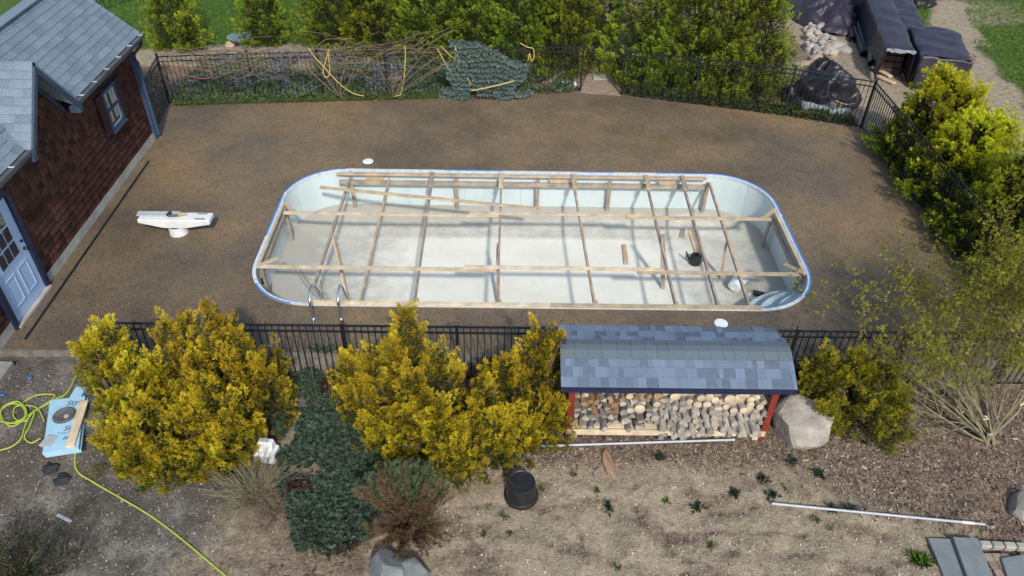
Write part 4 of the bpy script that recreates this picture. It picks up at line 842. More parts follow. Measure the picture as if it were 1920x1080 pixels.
# blue foam board with print, metal lid, plank, offcut, bag
c = [Gz(95, 748), Gz(158, 742), Gz(150, 842), Gz(78, 852)]; zf = max(q.z for q in c)+.06
c = [V(un(x, y, zf)) for x, y in ((94, 750), (160, 742), (147, 840), (79, 850))]
fb = root('foam_board', c[3], 'pale blue foam insulation board with printed lettering on the ground', 'foam board')
mid = sum(c, V())/4; slabm = MB(); slabm.prism([q.xy for q in c], zf-.055, zf).obj('sheet', 'foam', fb, bevel=.004); MB().prism([(q.xy-mid.xy)*1.01+mid.xy+V((.01, .012)) for q in c], zf-.115, zf-.059).obj('sheet', 'foam', fb, bevel=.004)
ux = (c[2]-c[3]).normalized(); uy = V((-ux.y, ux.x, 0)); mtx = Matrix((ux, uy, V((0, 0, 1)))).transposed().to_4x4()
def letter(txt, px, size, bold=0):
    cu = bpy.data.curves.new('t', 'FONT'); cu.body = txt; cu.size = size; cu.offset = bold; cu.shear = .25; t_ = bpy.data.objects.new('t', cu); COL.objects.link(t_)
    me = bpy.data.meshes.new_from_object(t_.evaluated_get(bpy.context.evaluated_depsgraph_get())); bpy.data.objects.remove(t_)
    mt = mtx.copy(); mt.translation = V(un(*px, zf))+V((0, 0, .0015)); link('lettering', me, 'print', fb, mt)
letter('Styrofoam', (123, 761), .15, .003); letter('Styrofoam', (118, 808), .14, .003); letter('Tongue and Groove', (106, 815), .06); letter('600', (116, 825), .11, .002)
p = V(un(121, 779, zf)); lid = root('toothed_disc', p, 'round dull steel cover with toothed rim lying on the foam board', 'cover')
MB().lathe([(0, .02), (.12, .022), (.135, .03), (.15, .03), (.155, .012), (.165, .01), (.165, 0)], p, 32).obj('disc', 'lid_metal', lid, True); MB().lathe([(0, .032), (.035, .03), (.04, .02)], p+V((.05, -.03, 0)), 16).obj('knob', 'pipe_grey', lid, True)
for k in range(28): a = k*6.283/28; MB().box((0, 0, .008), (.018, .016, .01), Matrix.Translation(p+V((.17*math.cos(a), .17*math.sin(a), 0))) @ Matrix.Rotation(a, 4, 'Z')).obj('tooth', 'lid_metal', lid)
loose('plank', 'tan wooden plank lying along the right side of the foam board', 'plank', V(un(158, 752, zf+.02)), V(un(131, 838, zf+.02)), .13, .03, 'pale_pine')
a = V(un(147, 731, zf+.01)); tag(MB().box((a.x, a.y-.03, zf-.03), (.17, .24, .05)).obj('foam_offcut', 'foam', None, bevel=.003), 'small blue foam offcut behind the printed foam board', 'foam offcut')
a = V(un(91, 828, zf)); o = MB().box((0, 0, .012), (.17, .22, .022), Matrix.Translation(a) @ Matrix.Rotation(-.2, 4, 'Z')).obj('hardware_bag', 'pipe_grey', None, bevel=.008); tag(o, 'small clear bag of hardware on the foam board corner', 'bag')
# hose
hz = lambda x, y, d=.015: Gz(x, y, d)
hp = [(150, 690), (128, 735), (100, 752), (60, 776), (30, 800), (12, 795), (4, 775), (22, 760), (44, 765), (48, 785), (25, 796), (5, 790), (8, 768), (36, 757), (52, 775), (44, 795), (20, 798), (-8, 792)]
cable('garden_hose', [hz(x, y, .015+.003*i) for i, (x, y) in enumerate(hp)], .014, 'hose', 'coiled yellow green hose left of the foam board', 'hose', None, 8, 7)
hp = [(-10, 848), (20, 840), (40, 825), (48, 800), (60, 775), (80, 762), (104, 742), (70, 742), (40, 758)]; cable('garden_hose', [hz(x, y) for x, y in hp], .013, 'hose', 'yellow green hose loop running off the left edge', 'hose', None, 8, 7)
hp = [(84, 792), (72, 768), (50, 762), (30, 766), (28, 785), (48, 792), (66, 772), (58, 800), (48, 822), (60, 833), (78, 824)]; cable('garden_hose', [hz(x, y, .03) for x, y in hp], .013, 'hose', 'yellow green hose loop against the foam board edge', 'hose', None, 8, 7)
hp = [(156, 786), (150, 820), (141, 858), (146, 885), (175, 905), (215, 928), (262, 955), (300, 980), (345, 1015), (395, 1056), (440, 1095)]; cable('garden_hose', [hz(x, y) for x, y in hp], .014, 'hose', 'long yellow green hose running from the foam board to the bottom edge', 'hose', None, 8, 7)
# scraps
for k, (x, y, lab) in enumerate(((95, 878, 'left dark fabric scrap below the foam board'), (118, 898, 'right dark fabric scrap below the foam board'))): tag(blob('fabric_scrap', (.11, .10, .045), 'fabric', 31+k, 3, .6, 2.4, mw=Matrix.Translation(Gz(x, y, .01))), lab, 'fabric')
tag(beam('grey_strip', Gz(108, 966, .012), Gz(134, 979, .012), .05, .012, 'pipe_grey'), 'short grey plastic strip on the gravel at lower left', 'strip')
tag(blob('blue_scrap', (.05, .03, .02), 'blue_plastic', 3, 2, .3, mw=Matrix.Translation(Gz(57, 711, .015)) @ Matrix.Rotation(.8, 4, 'Z')), 'small blue plastic scrap on the ground near the deck corner', 'scrap'); tag(blob('blue_scrap', (.06, .03, .02), 'blue_plastic', 5, 2, .3, mw=Matrix.Translation(Gz(4, 741, .015))), 'small blue plastic scrap at the left edge near the hose', 'scrap')
p = Gz(-2, 705); o = MB().box((p.x-.15, p.y, p.z+.04), (.6, .5, .16), None).obj('concrete_block', 'concrete', None, bevel=.015); tag(o, 'grey concrete step block at the left edge below the house', 'block')
# white electrical box in the bushes
p = Gz(500, 858); bx = root('plastic_box', p, 'weathered white plastic box standing among the bare twigs', 'box')
MB().prism([(-.16, -.12), (.17, -.12), (.19, -.06), (.19, .14), (-.16, .14)], 0, .20, Matrix.Translation(p) @ Matrix.Rotation(-.15, 4, 'Z')).obj('base', 'white', bx, bevel=.02); 
MB().add([V(q) for q in ((-.13, -.05, .2), (.14, -.05, .2), (.14, .15, .2), (-.13, .15, .2), (-.10, .02, .34), (.13, .02, .34), (.13, .14, .34), (-.10, .14, .34))], [(0, 3, 2, 1), (4, 5, 6, 7), (0, 1, 5, 4), (1, 2, 6, 5), (2, 3, 7, 6), (3, 0, 4, 7)]); mm = Matrix.Translation(p) @ Matrix.Rotation(-.15, 4, 'Z')
MB().add([mm @ V(q) for q in ((-.13, -.05, .195), (.15, -.05, .195), (.15, .14, .195), (-.13, .14, .195), (-.10, .01, .34), (.13, .01, .34), (.13, .13, .34), (-.10, .13, .34))], [(0, 3, 2, 1), (4, 5, 6, 7), (0, 1, 5, 4), (1, 2, 6, 5), (2, 3, 7, 6), (3, 0, 4, 7)]).obj('cover', 'white', bx, bevel=.02); MB().box((0, .07, .342), (.15, .07, .012), mm).obj('recess_panel', 'pipe_grey', bx)
# ================================================================== DIVING BOARD STAND ON THE DECK
Zs = .40; q = [V(un(x, y, Zs)) for x, y in ((264, 397), (277, 391.5), (401, 395.5), (395, 410), (264, 407))]
st = root('board_stand', un(342, 428), 'white tapered board stand on a round pedestal, tools on top', 'stand')
L0, R0 = V(un(265, 399, Zs)), V(un(398, 402, Zs)); cx = (L0+R0)/2; hw = .15
Lx, Rx = L0.x, R0.x; cy = 13.18; pc = V(un(341, 427, 0)); pcx = pc.x
prof_ = [(Lx, Zs), (Rx, Zs), (Rx, Zs-.10), (pcx+.22, Zs-.20), (pcx-.22, Zs-.20), (Lx, Zs-.08)]
MB().prism([(a, b) for a, b in prof_], cy-hw, cy+hw, Matrix(((1, 0, 0, 0), (0, 0, 1, 0), (0, 1, 0, 0), (0, 0, 0, 1)))).obj('body', 'white', st, bevel=.012)
MB().lathe([(.19, Zs-.19), (.18, .1), (.19, 0), (.19, -.005)], (pcx, cy, 0), 28).obj('pedestal', 'white', st, True)
for dy in (-.09, .09): MB().box((Rx-.20, cy+dy, Zs+.006), (.20, .022, .012)).obj('slot', 'steel', st)
tag(MB().box((Lx+.38, cy+.055, Zs+.02), (.86, .155, .03)).box((Lx+.38, cy+.055, Zs+.045), (.86, .03, .02)).obj('grey_board', 'pipe_grey', None, bevel=.004), 'blue grey board piece lying on the white stand', 'board')
tl = root('hand_tool', (Lx+.72, cy-.03, Zs), 'small hand tool with yellow grip lying on the white stand', 'tool'); a = V((Lx+.62, cy-.06, Zs+.055))
beam('blade', a, a+V((.20, .02, 0)), .05, .03, 'steel', tl); beam('grip', a+V((.2, .02, .01)), a+V((.34, .07, .01)), .035, .035, 'rope', tl); beam('head', a+V((-.02, .0, .0)), a+V((.02, .11, .02)), .06, .04, 'fabric', tl)
# ================================================================== LOW PLANTS
def plant_mat_parts(): pass
# creeping juniper: mound of upright blue green sprigs
JP = [un(x, y, -.45)[:2] for x, y in ((545, 720), (600, 690), (700, 700), (750, 790), (755, 880), (715, 960), (695, 1020), (620, 1055), (560, 1035), (535, 960), (525, 890), (515, 800))]
jx, jy = [q[0] for q in JP], [q[1] for q in JP]; pts = []
while len(pts) < 9800:
    x, y = random.uniform(min(jx), max(jx)), random.uniform(min(jy), max(jy))
    dd = noise.noise(V((x*2.2, y*2.2, 9)))
    if inside(JP, x+.12*dd, y+.12*noise.noise(V((x*3, y*3, 2)))) and dd > -.42: pts.append((x, y, gh(x, y)+.06+.17*max(0, dd+.35)+random.uniform(-.05, .05)))
pts = np.array(pts); n = len(pts); d = np.array([0, 0, 1.])+rng.normal(size=(n, 3))*.42
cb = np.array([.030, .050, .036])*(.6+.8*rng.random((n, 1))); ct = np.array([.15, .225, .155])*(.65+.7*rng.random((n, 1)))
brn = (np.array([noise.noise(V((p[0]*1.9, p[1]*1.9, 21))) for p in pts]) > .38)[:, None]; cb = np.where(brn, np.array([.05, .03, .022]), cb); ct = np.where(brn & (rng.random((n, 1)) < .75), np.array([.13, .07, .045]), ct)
jr = root('creeping_juniper', (-2.6, 7.6, -.45), 'blue green creeping juniper mound between the golden cypress clumps', 'juniper')
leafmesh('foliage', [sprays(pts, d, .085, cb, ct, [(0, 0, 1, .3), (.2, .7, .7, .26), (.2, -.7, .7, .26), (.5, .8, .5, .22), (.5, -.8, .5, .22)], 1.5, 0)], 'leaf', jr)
mb = MB()
for k in range(40): i = random.randrange(n); a = V(pts[i]); mb.tube([V((a.x*.5-1.3, a.y*.5+3.8, -.42)), V((a.x, a.y, a.z-.08))], .008, 4)
mb.obj('stems', 'trunk', jr)['kind'] = 'stuff'
# twiggy plants: arching stems from a base
def twigs(base, n_, h, spread, r0, mat_mb, sub=3, bias=(0, 0, 0), curl=.25, tips=None, rr=random):
    for k in range(n_):
        a = rr.uniform(0, 6.283); q = rr.random()**.6; end = V((math.cos(a)*spread*q, math.sin(a)*spread*q, h*(.55+.5*rr.random())*(1-.35*q)))+V(bias)*rr.random()
        b0 = V(base)+V((rr.uniform(-.08, .08), rr.uniform(-.08, .08), 0)); m1 = b0+end*.5+V((rr.uniform(-1, 1), rr.uniform(-1, 1), .6))*curl*end.length*.35; e = b0+end
        cpts = catmull([b0, m1, e], 4); mat_mb.tube(cpts, [r0*(1-.8*i/(len(cpts)-1)) for i in range(len(cpts))], 4, False)
        if tips is not None: tips.append((e, (e-m1).normalized()))
        for s in range(sub):
            t = rr.uniform(.3, .95); i = int(t*(len(cpts)-1)); c0 = cpts[i]; dv = (cpts[min(i+1, len(cpts)-1)]-cpts[i]).normalized()+V((rr.uniform(-.8, .8), rr.uniform(-.8, .8), rr.uniform(-.2, .7))); e2 = c0+dv*end.length*rr.uniform(.12, .32)
            mat_mb.tube([c0, (c0+e2)/2+V((0, 0, .02)), e2], [r0*.5, r0*.35, r0*.12], 3, False)
            if tips is not None: tips.append((e2, dv.normalized()))
p = Gz(480, 935); dry = root('dry_bush', p, 'bare tan twiggy bush in front of the white plastic box', 'bush')
mb = MB(); twigs(p, 150, .55, .75, .007, mb, 4, (0, 0, 0), .35); mb.obj('twigs', 'dry_twig' if 'dry_twig' in MATS else 'stem', dry); mb = MB(); twigs(p+V((.35, -.25, 0)), 70, .4, .5, .006, mb, 4); mb.obj('twigs', 'vine', dry)
# bronze / green upright juniper: feathery plumes fanning up
p = Gz(768, 1000); uj = root('bronze_juniper', p, 'feathery upright juniper, green at the back and bronze in front, above the slate rocks', 'juniper')
PT, PD, C0, C1 = [], [], [], []
for k in range(110):
    a = random.uniform(0, 6.283); q = random.random()**.5; end = V((math.cos(a)*.62*q, math.sin(a)*.50*q, 1.42-.55*q)) if math.sin(a) > -.3 else V((math.cos(a)*.66*q, math.sin(a)*.62*q, .85-.45*q))
    green = end.y > .02+random.uniform(-.15, .12); m_ = 75
    for j in range(m_):
        t = .2+.8*j/m_; PT.append(p+end*t*1.12+V((0, 0, .10*math.sin(t*3)))+V((random.gauss(0, .012),)*3)); PD.append(end.normalized()+V((random.gauss(0, .28), random.gauss(0, .28), random.gauss(0, .15))))
        v_ = random.uniform(.65, 1.3)
        if green: C0.append(np.array([.05, .072, .036])*v_); C1.append(np.array([.155, .20, .10])*v_)
        else: C0.append(np.array([.08, .055, .035])*v_); C1.append(np.array([.235, .15, .085])*v_)
leafmesh('foliage', [sprays(np.array(PT), np.array(PD), .095, np.array(C0), np.array(C1)*1.35, [(0, 0, 1, .13), (.3, .4, .7, .12), (.3, -.4, .7, .12)], 1, 0)], 'leaf', uj); mb = MB(); twigs(p, 60, .7, .35, .007, mb, 1); mb.obj('stems', 'vine', uj)['kind'] = 'stuff'
# leafing shrub tree at the right
rr = random.Random(12); tb = V((8.05, 8.25, gh(8.05, 8.25))); tr = root('leafing_tree', tb, 'multi-stemmed tree just coming into leaf over the fence at right', 'tree')
mb = MB(); tips = []
def grow(p, d, L, r, lvl):
    n_ = 4; pts_ = [p]; q = p.copy(); dd = d.copy()
    for i in range(n_):
        dd = (dd+V((rr.gauss(0, .11), rr.gauss(0, .11), rr.gauss(.03, .08)))).normalized(); q = q+dd*L/n_; pts_.append(q.copy())
    mb.tube(pts_, [r*(1-.55*i/n_) for i in range(n_+1)], 6 if lvl < 2 else 3, False)
    if lvl >= 2: tips.extend((pts_[i], dd.copy()) for i in range(1, n_+1))
    if lvl < 4:
        for k in range((5, 4, 4, 3)[lvl]):
            i = rr.randint(1, n_); nd = (dd+V((rr.gauss(0, .42), rr.gauss(0, .42), rr.gauss(.0, .30)))).normalized(); grow(pts_[i], nd, L*rr.uniform(.5, .8), r*(1-.55*i/n_)*.55, lvl+1)
for k, (dx, dy, dz, L) in enumerate(((-.95, .35, .75, 1.15), (-.6, .55, 1, 1.3), (-.25, .7, 1, 1.35), (.15, .6, 1.1, 1.3), (-1.2, .1, .55, 1.0), (-.5, .15, 1.1, 1.15), (.5, .5, 1, 1.2), (.35, .9, .7, 1.3), (-.75, .85, .6, 1.25), (0, .2, 1.2, 1.1), (.8, .2, .8, 1.0), (-.9, .6, .9, 1.2), (-1.1, .7, .8, 1.3), (-.6, 1., .8, 1.35), (-.2, 1.1, .9, 1.4))):
    grow(tb+V((rr.uniform(-.12, .12), rr.uniform(-.08, .1), 0)), V((dx, dy, dz)).normalized(), L*1.32, rr.uniform(.018, .030), 0)
mb.obj('branches', 'stem', tr)
for k in range(9):
    mb = MB(); a = tb+V((rr.uniform(-.6, .5), rr.uniform(-.1, .4), rr.uniform(.15, .8))); mb.tube([a, a+V((rr.uniform(-.09, .09), rr.uniform(-.03, .03), .03))], .014, 6); mb.obj('cut_stub', 'pale_pine', tr)
TP = np.array([t[0] for t in tips]); TD = np.array([t[1] for t in tips]); k_ = 4
TPs = np.repeat(TP, k_, 0)+rng.normal(size=(len(TP)*k_, 3))*.035; TDs = np.repeat(TD, k_, 0)+rng.normal(size=(len(TP)*k_, 3))*.6
keep = rng.random(len(TPs)) < np.clip((TPs[:, 2]-.85)/1.5, .015, .8)*np.clip(.75+.5*np.array([noise.noise(V(q*1.3)) for q in TPs]), .1, 1); TPs, TDs = TPs[keep], TDs[keep]; n = len(TPs); print('tree leaves', n)
v_ = (.6+.8*rng.random((n, 1))); leafmesh('leaves', [sprays(TPs, TDs, .052, np.array([.14, .155, .018])*v_, np.array([.32, .32, .034])*v_, [(0, 0, 1, .42), (.1, .9, .8, .36), (.1, -.9, .8, .36)], 1, .1)], 'leaf', tr)
# out-of-focus dark shrub at the bottom left
p = Gz(70, 1075); db = root('dark_shrub', p, 'dark green open shrub at the bottom left corner', 'shrub'); mb = MB(); tips = []; rr = random.Random(5); twigs(p+V((-.1, -.25, 0)), 46, .95, .85, .010, mb, 5, (0, 0, 0), .3, tips, rr); mb.obj('branches', 'vine', db)
TP = np.repeat(np.array([t[0] for t in tips]), 9, 0); n = len(TP); TP = TP+rng.normal(size=(n, 3))*.06; v_ = .5+.8*rng.random((n, 1)); leafmesh('leaves', [sprays(TP, rdir(n)+np.array([0, 0, .4]), .055, np.array([.03, .04, .012])*v_, np.array([.075, .085, .02])*v_, [(0, 0, 1, .3), (.2, .7, .7, .26), (.2, -.7, .7, .26)], 1, 0)], 'leaf', db)
# weeds in the soil
def weed(x, y, r, cols, lab, grp, n_=40):
    p = Gz(x, y); R_ = root('weed', p, lab, 'weed', grp); d = rdir(n_); d[:, 2] = np.abs(d[:, 2])*.8+.15; v_ = .7+.6*rng.random((n_, 1))
    leafmesh('leaves', [sprays(np.array(p)+rng.normal(size=(n_, 3))*np.array([r*.3, r*.3, .004]), d, r*(.6+.6*rng.random((n_, 1))), np.array(cols)*.6*v_, np.array(cols)*v_, [(0, 0, 1, .26), (.3, .6, .6, .2), (.3, -.6, .6, .2)], 1, .2)], 'leaf', R_)
for x, y in ((1482, 865), (1535, 890), (1430, 900), (1446, 932), (1237, 858), (1141, 950), (1593, 957), (1563, 955), (1375, 926), (1307, 952)): weed(x, y, .11, (.045, .075, .045), 'dark blue green weed rosette in the bare soil', 'dark weeds in the soil')
for x, y in ((918, 945), (955, 1000), (905, 1000), (1118, 922), (1076, 890), (1522, 843), (1470, 918), (1730, 1045), (945, 970), (1015, 915), (1333, 1020), (1160, 1062), (1250, 937), (1530, 975), (670, 910), (690, 955)): weed(x, y, .075, (.11, .175, .03), 'small bright green weed in the sandy soil', 'bright weeds in the soil', 26)
weed(1727, 1052, .16, (.09, .16, .02), 'bright green grass tuft left of the stone slabs', None, 60); weed(560, 869, .13, (.12, .24, .03), 'bright green leafy sprout beside the creeping juniper', None, 40); weed(275, 912, .13, (.07, .14, .02), 'green grass tuft under the left golden cypress clump', None, 50)
# ================================================================== STUFF ON THE GROUND
def quads(n_, where, size, cols, name, label, thick=.006, mat='chips', asp=(.25, .6)):
    P_ = []
    while len(P_) < n_:
        q = where()
        if q is not None: P_.append(q)
    P_ = np.array(P_); a = rng.random(n_)*6.283; L = size[0]+(size[1]-size[0])*rng.random(n_)**2; W = L*(asp[0]+(asp[1]-asp[0])*rng.random(n_)); t = rng.normal(size=(n_, 2))*.22
    ux_ = np.stack([np.cos(a), np.sin(a), t[:, 0]], 1)*L[:, None]/2; uy_ = np.stack([-np.sin(a), np.cos(a), t[:, 1]], 1)*W[:, None]/2; up_ = np.array([0, 0, thick])*(.6+.8*rng.random((n_, 1)))
    top = [P_-ux_-uy_*.7+up_, P_+ux_*.9-uy_+up_, P_+ux_+uy_*.6+up_, P_-ux_*.8+uy_+up_]; bot = [q-up_*1.6 for q in top]
    v = np.stack(top+bot, 1).reshape(-1, 3); b = (np.arange(n_)*8)[:, None]; F = np.concatenate([b+np.array([f]) for f in ((0, 1, 2, 3), (0, 4, 5, 1), (1, 5, 6, 2), (2, 6, 7, 3), (3, 7, 4, 0))])
    cs = np.array(cols)[rng.integers(0, len(cols), n_)]*(.7+.6*rng.random((n_, 1))); return stuff(link(name, npmesh(name, v, F, np.repeat(cs, 8, 0)), mat), label)
def in_mulch():
    x, y = random.uniform(-3.2, 9.), random.uniform(5.2, 9.4); n_ = fbm(x, y, .5, 2)*.22
    k = max(ss(7.4, 8.1, y+.5*n_), ss(4.6, 6.6, x+.9*(y-7.2)+n_))*(1-.8*ss(7.2, 6.4, y)*ss(8., 6., x))
    if x < -1.8: k = .45
    return (x, y, gh(x, y)+.004) if random.random() < k else None
quads(12000, in_mulch, (.02, .09), [(.14, .10, .07), (.21, .16, .12), (.09, .06, .045), (.28, .235, .19), (.17, .13, .10)], 'wood_chips', 'brown and grey wood chip mulch scattered over the soil')
def in_sand():
    x, y = random.uniform(-1.6, 7.), random.uniform(5.2, 7.9); return (x, y, gh(x, y)+.002)
quads(5200, in_sand, (.008, .030), [(.42, .36, .28), (.32, .26, .19), (.50, .45, .38), (.22, .17, .13)], 'pebbles', 'fine pebbles strewn over the bare sandy soil', .008, 'chips', (.6, 1))
def in_grav():
    x, y = random.uniform(-8.4, -3.2), random.uniform(5., 9.2); return (x, y, gh(x, y)+.002) if x+.35*(7-y) < -3.4-random.random()*1.2 else None
def on_deck():
    a, b = random.choice(((9.75, 10.6), (18.2, 19.3), (9.8, 19.), (9.8, 19.))); x, y = random.uniform(-8.2, 8.9), random.uniform(a, b)
    return (x, y, .003) if inside(DK, x, y) and not (PX0-.1 < x < PX1+.1 and PY0-.1 < y < PY1+.1) and noise.noise(V((x*.7, y*.7, 8))) > -.05 else None
quads(420, on_deck, (.015, .05), [(.10, .065, .04), (.20, .15, .09), (.06, .045, .03)], 'leaf_litter', 'sparse bits of dead leaf on the brown deck', .003)
quads(6500, in_grav, (.01, .035), [(.20, .19, .17), (.12, .105, .09), (.30, .28, .25), (.09, .08, .07)], 'gravel', 'dark gravel and grit at the lower left', .008, 'chips', (.5, 1))
# ================================================================== BACKGROUND HEDGES
GREEN = ((.050, .085, .014), (.20, .28, .030), (.45, .53, .055))
GREENY = ((.054, .085, .014), (.235, .295, .030), (.52, .55, .050))
HP = {}
def hedge(name, x, y, h, r, label, grp, pal=GREEN, n_t=330, nsp=58, z=-.03, extra=(), share=None, **k):
    R_ = root(name, (x, y, z), label, 'tree', grp); mw_ = Matrix.Translation((x, y, z)) @ Matrix.Rotation(random.choice((0, .5, -.4, .9)) if share else 0, 4, 'Z')
    if share and share in HP:
        h0, r0, me1, me2 = HP[share]; mw_ = mw_ @ Matrix.Diagonal((r/r0, r/r0, h/h0, 1))
        link('trunk', me1, None, R_, mw_); link('crown', me2, None, R_, mw_); return
    L_ = [(0, 0, 0, h, r)]+[(a, b, 0, h*c, r*d) for a, b, c, d in extra]
    t_ = trunk_mesh(L_, (0, 0, 0)).obj('trunk', 'trunk', R_); t_.matrix_basis = mw_
    c_ = leafmesh('crown', crown(L_, n_t, nsp, .36, .075, *pal, **{**dict(fill=.25, up=.8, vary=.2, wmul=1.25, fan=FEATHER), **k}), 'leaf', R_); c_.matrix_basis = mw_
    if share: HP[share] = (h, r, t_.data, c_.data)
hedge('arborvitae', -9.95, 23.0, 2.9, .74, 'lone green arborvitae nearest the house behind the back fence', 'arborvitae behind the back fence', GREENY, 240, extra=((.55, -.35, .38, .55),))
hedge('arborvitae', -7.35, 23.35, 2.8, .72, 'second lone arborvitae from the house, right of the glass bird bath', 'arborvitae behind the back fence', GREEN, 230)
lab = ('leftmost tree of the big green hedge beside the lawn', 'second tree from the left in the big green hedge', 'third tree from the left in the big green hedge', 'hedge tree behind the left part of the blue spruce', 'hedge tree behind the right part of the blue spruce', 'hedge tree just left of the dark gap at the gate')
for k, (x, y) in enumerate(((-5.0, 23.3), (-3.6, 23.0), (-2.2, 22.75), (-.85, 22.5), (.5, 22.2), (1.75, 21.9))): hedge('arborvitae', x, y, 4.3+random.uniform(-.2, .3), 1.12, lab[k], 'arborvitae behind the back fence', (GREEN, GREENY)[k % 2], 430, extra=((.6, .1, .9, .7), (-.5, -.1, .8, .7), (.1, -.45, .6, .7)), share='left%d' % (k % 2))
lab = ('hedge tree just right of the dark gap at the gate', 'second hedge tree right of the gate gap', 'third hedge tree right of the gate gap', 'last hedge tree right of the gate gap, beside the rock pile')
for k, (x, y) in enumerate(((3.85, 21.35), (4.9, 20.95), (5.85, 20.65), (6.7, 20.3))): hedge('arborvitae', x, y, 4.3+random.uniform(-.2, .2), 1.06, lab[k], 'arborvitae behind the back fence', (GREENY, GREEN)[k % 2], 450, extra=((.1, -.5, .42, .8), (.3, .15, .9, .8)), share='right%d' % (k % 2))
hedge('arborvitae', 2.9, 24.3, 4.2, .95, 'hedge tree standing behind the dark gap at the gate', 'arborvitae behind the back fence', GREEN, 260)
YG = ((.034, .060, .010), (.22, .27, .018), (.86, .78, .030))
hedge('golden_arborvitae', 10.15, 16.75, 2.25, 1.02, 'bright yellow rounded arborvitae at the right fence corner', 'golden arborvitae along the right fence', YG, 420, 62, extra=((-.18, .3, .62, .6), (.4, -.3, .9, .8)), up=.6, ygrad=2.1)  # steep ygrad: yellow tops, shade painted into the green lower foliage
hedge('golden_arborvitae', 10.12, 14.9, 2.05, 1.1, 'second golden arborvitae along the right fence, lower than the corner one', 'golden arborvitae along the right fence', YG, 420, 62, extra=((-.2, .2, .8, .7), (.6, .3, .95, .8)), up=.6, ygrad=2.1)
hedge('golden_arborvitae', 10.25, 13.05, 2.2, 1.15, 'third golden arborvitae along the right fence, green below with shade painted in', 'golden arborvitae along the right fence', ((.026, .046, .009), (.14, .20, .016), (.54, .56, .028)), 420, 62, extra=((-.25, .1, .7, .75), (.8, .2, 1.0, .8)), up=.6, ygrad=2.1)
hedge('golden_arborvitae', 10.35, 11.4, 2.0, 1.1, 'nearest arborvitae along the right fence behind the leafing tree', 'golden arborvitae along the right fence', GREEN, 330, 50)
# ------------------------------------------------------------------ blue spruce trained along the fence
sp_ = root('blue_spruce', (-.6, 20.25, 0), 'blue spruce with drooping shelves of branches, tied to the back fence', 'spruce')
PT, PD, V0 = [], [], []
mb = MB(); mb.tube(catmull([(-.9, 20.3, -.05), (-.95, 20.15, .7), (-1.1, 20.0, 1.45)], 5), [.05]*6+[.035]*5, 7); mb.obj('trunk', 'trunk', sp_)
def in_spruce(x, z):      # outline measured on the plane of the fence
    if z > 1.0: return -1.45+.25*(1.5-z) < x < -.75+(1.55-z)*2.2
    if z > .25: return -1.75+.55*(1-z) < x < .62-.55*(1-z)**1.4
    return (-1.75 < x < -.95 and z > -.02) or (-.75 < x < .75 and z > .0+.2*abs(x))
while len(PT) < 9500:
    x, z = random.uniform(-1.8, .95), random.uniform(-.02, 1.55)
    if not in_spruce(x+.08*noise.noise(V((x*4, z*4, 1))), z): continue
    ph = (z*7.6+1.1*noise.noise(V((x*1.6, z*1.2, 4)))+.35*x) % 1.0
    if ph > .56: continue
    yy = 19.58+.42*ph+.12*random.random()**2-.12*math.cos((x+.4)*1.2)*(1.3-z)
    PT.append((x, yy, z)); PD.append((.5*(x+.9)+random.gauss(0, .35), -.75+random.gauss(0, .25), -.10+random.gauss(0, .3))); V0.append((.65+.75*(1-ph/.56))*random.uniform(.75, 1.25))
V0 = np.array(V0)[:, None]; leafmesh('foliage', [sprays(np.array(PT), np.array(PD), .075, np.array([.075, .115, .105])*V0, np.array([.29, .37, .35])*V0, [(0, 0, 1, .24), (.15, .6, .7, .2), (.15, -.6, .7, .2), (.5, .7, .5, .18), (.5, -.7, .5, .18)], 1, .05)], 'leaf', sp_)
# ------------------------------------------------------------------ ground cover, flowers, edging weeds beyond the back fence
def scatter_leaves(n_, where, L, c0, c1, name, label, fan, mat='leaf', dirv=(0, 0, 1), jit=.6):
    P_ = []
    while len(P_) < n_:
        q = where()
        if q is not None: P_.append(q)
    P_ = np.array(P_); d = np.array(dirv, float)+rng.normal(size=(n_, 3))*jit; v_ = .6+.8*rng.random((n_, 1)); o = leafmesh(name, [sprays(P_, d, L*(.6+.8*rng.random((n_, 1))), np.array(c0)*v_, np.array(c1)*v_, fan, 1, 0)], mat); return stuff(o, label)
F3 = [(0, 0, 1, .34), (.1, .9, .8, .3), (.1, -.9, .8, .3)]
def fy(x): return 19.12+(x+8.93)*.095       # back fence line
def w_cover():
    x = random.uniform(-8.9, 1.9); y = fy(x)+random.uniform(-.16, 3.3)*random.random()**.5
    if y > 22.5: return None
    k = noise.noise(V((x*1.1, y*1.1, 5))); return (x, y, -.03+.10+.12*max(0, k)+random.uniform(-.06, .06)) if k > -.35 or y < fy(x)+.15 else None
scatter_leaves(15000, w_cover, .095, (.05, .08, .038), (.175, .25, .125), 'ground_cover', 'low leafy ground cover with grey green leaves behind the back fence', F3, 'leaf', (0, -.2, 1), .7)
def w_flow():
    x = random.uniform(-8.7, -2.6); y = fy(x)+random.uniform(.0, 3.1); return (x, y, .12+random.uniform(-.03, .10)) if noise.noise(V((x*1.3, y*1.3, 15))) > .10 else None
scatter_leaves(1500, w_flow, .06, (.14, .16, .24), (.30, .33, .44), 'periwinkle_flowers', 'pale blue flowers scattered through the ground cover', [(0, 0, 1, .5), (0, 1.6, 1, .5), (0, -1.6, 1, .5)], 'leaf', (0, -.3, .6), .8)
def w_edge():
    x = random.uniform(-8.8, -1.0); return (x, fy(x)-.02-.20*random.random()**1.5, .02)
scatter_leaves(3600, w_edge, .07, (.05, .08, .02), (.13, .18, .05), 'edge_weeds', 'strip of weeds between the deck and the back fence', F3)
def w_lawn():
    x = random.uniform(-14, 3); y = random.uniform(22.6, 29.5); return (x, y, -.02) if y-.12*(x+8) > 23.2 else None
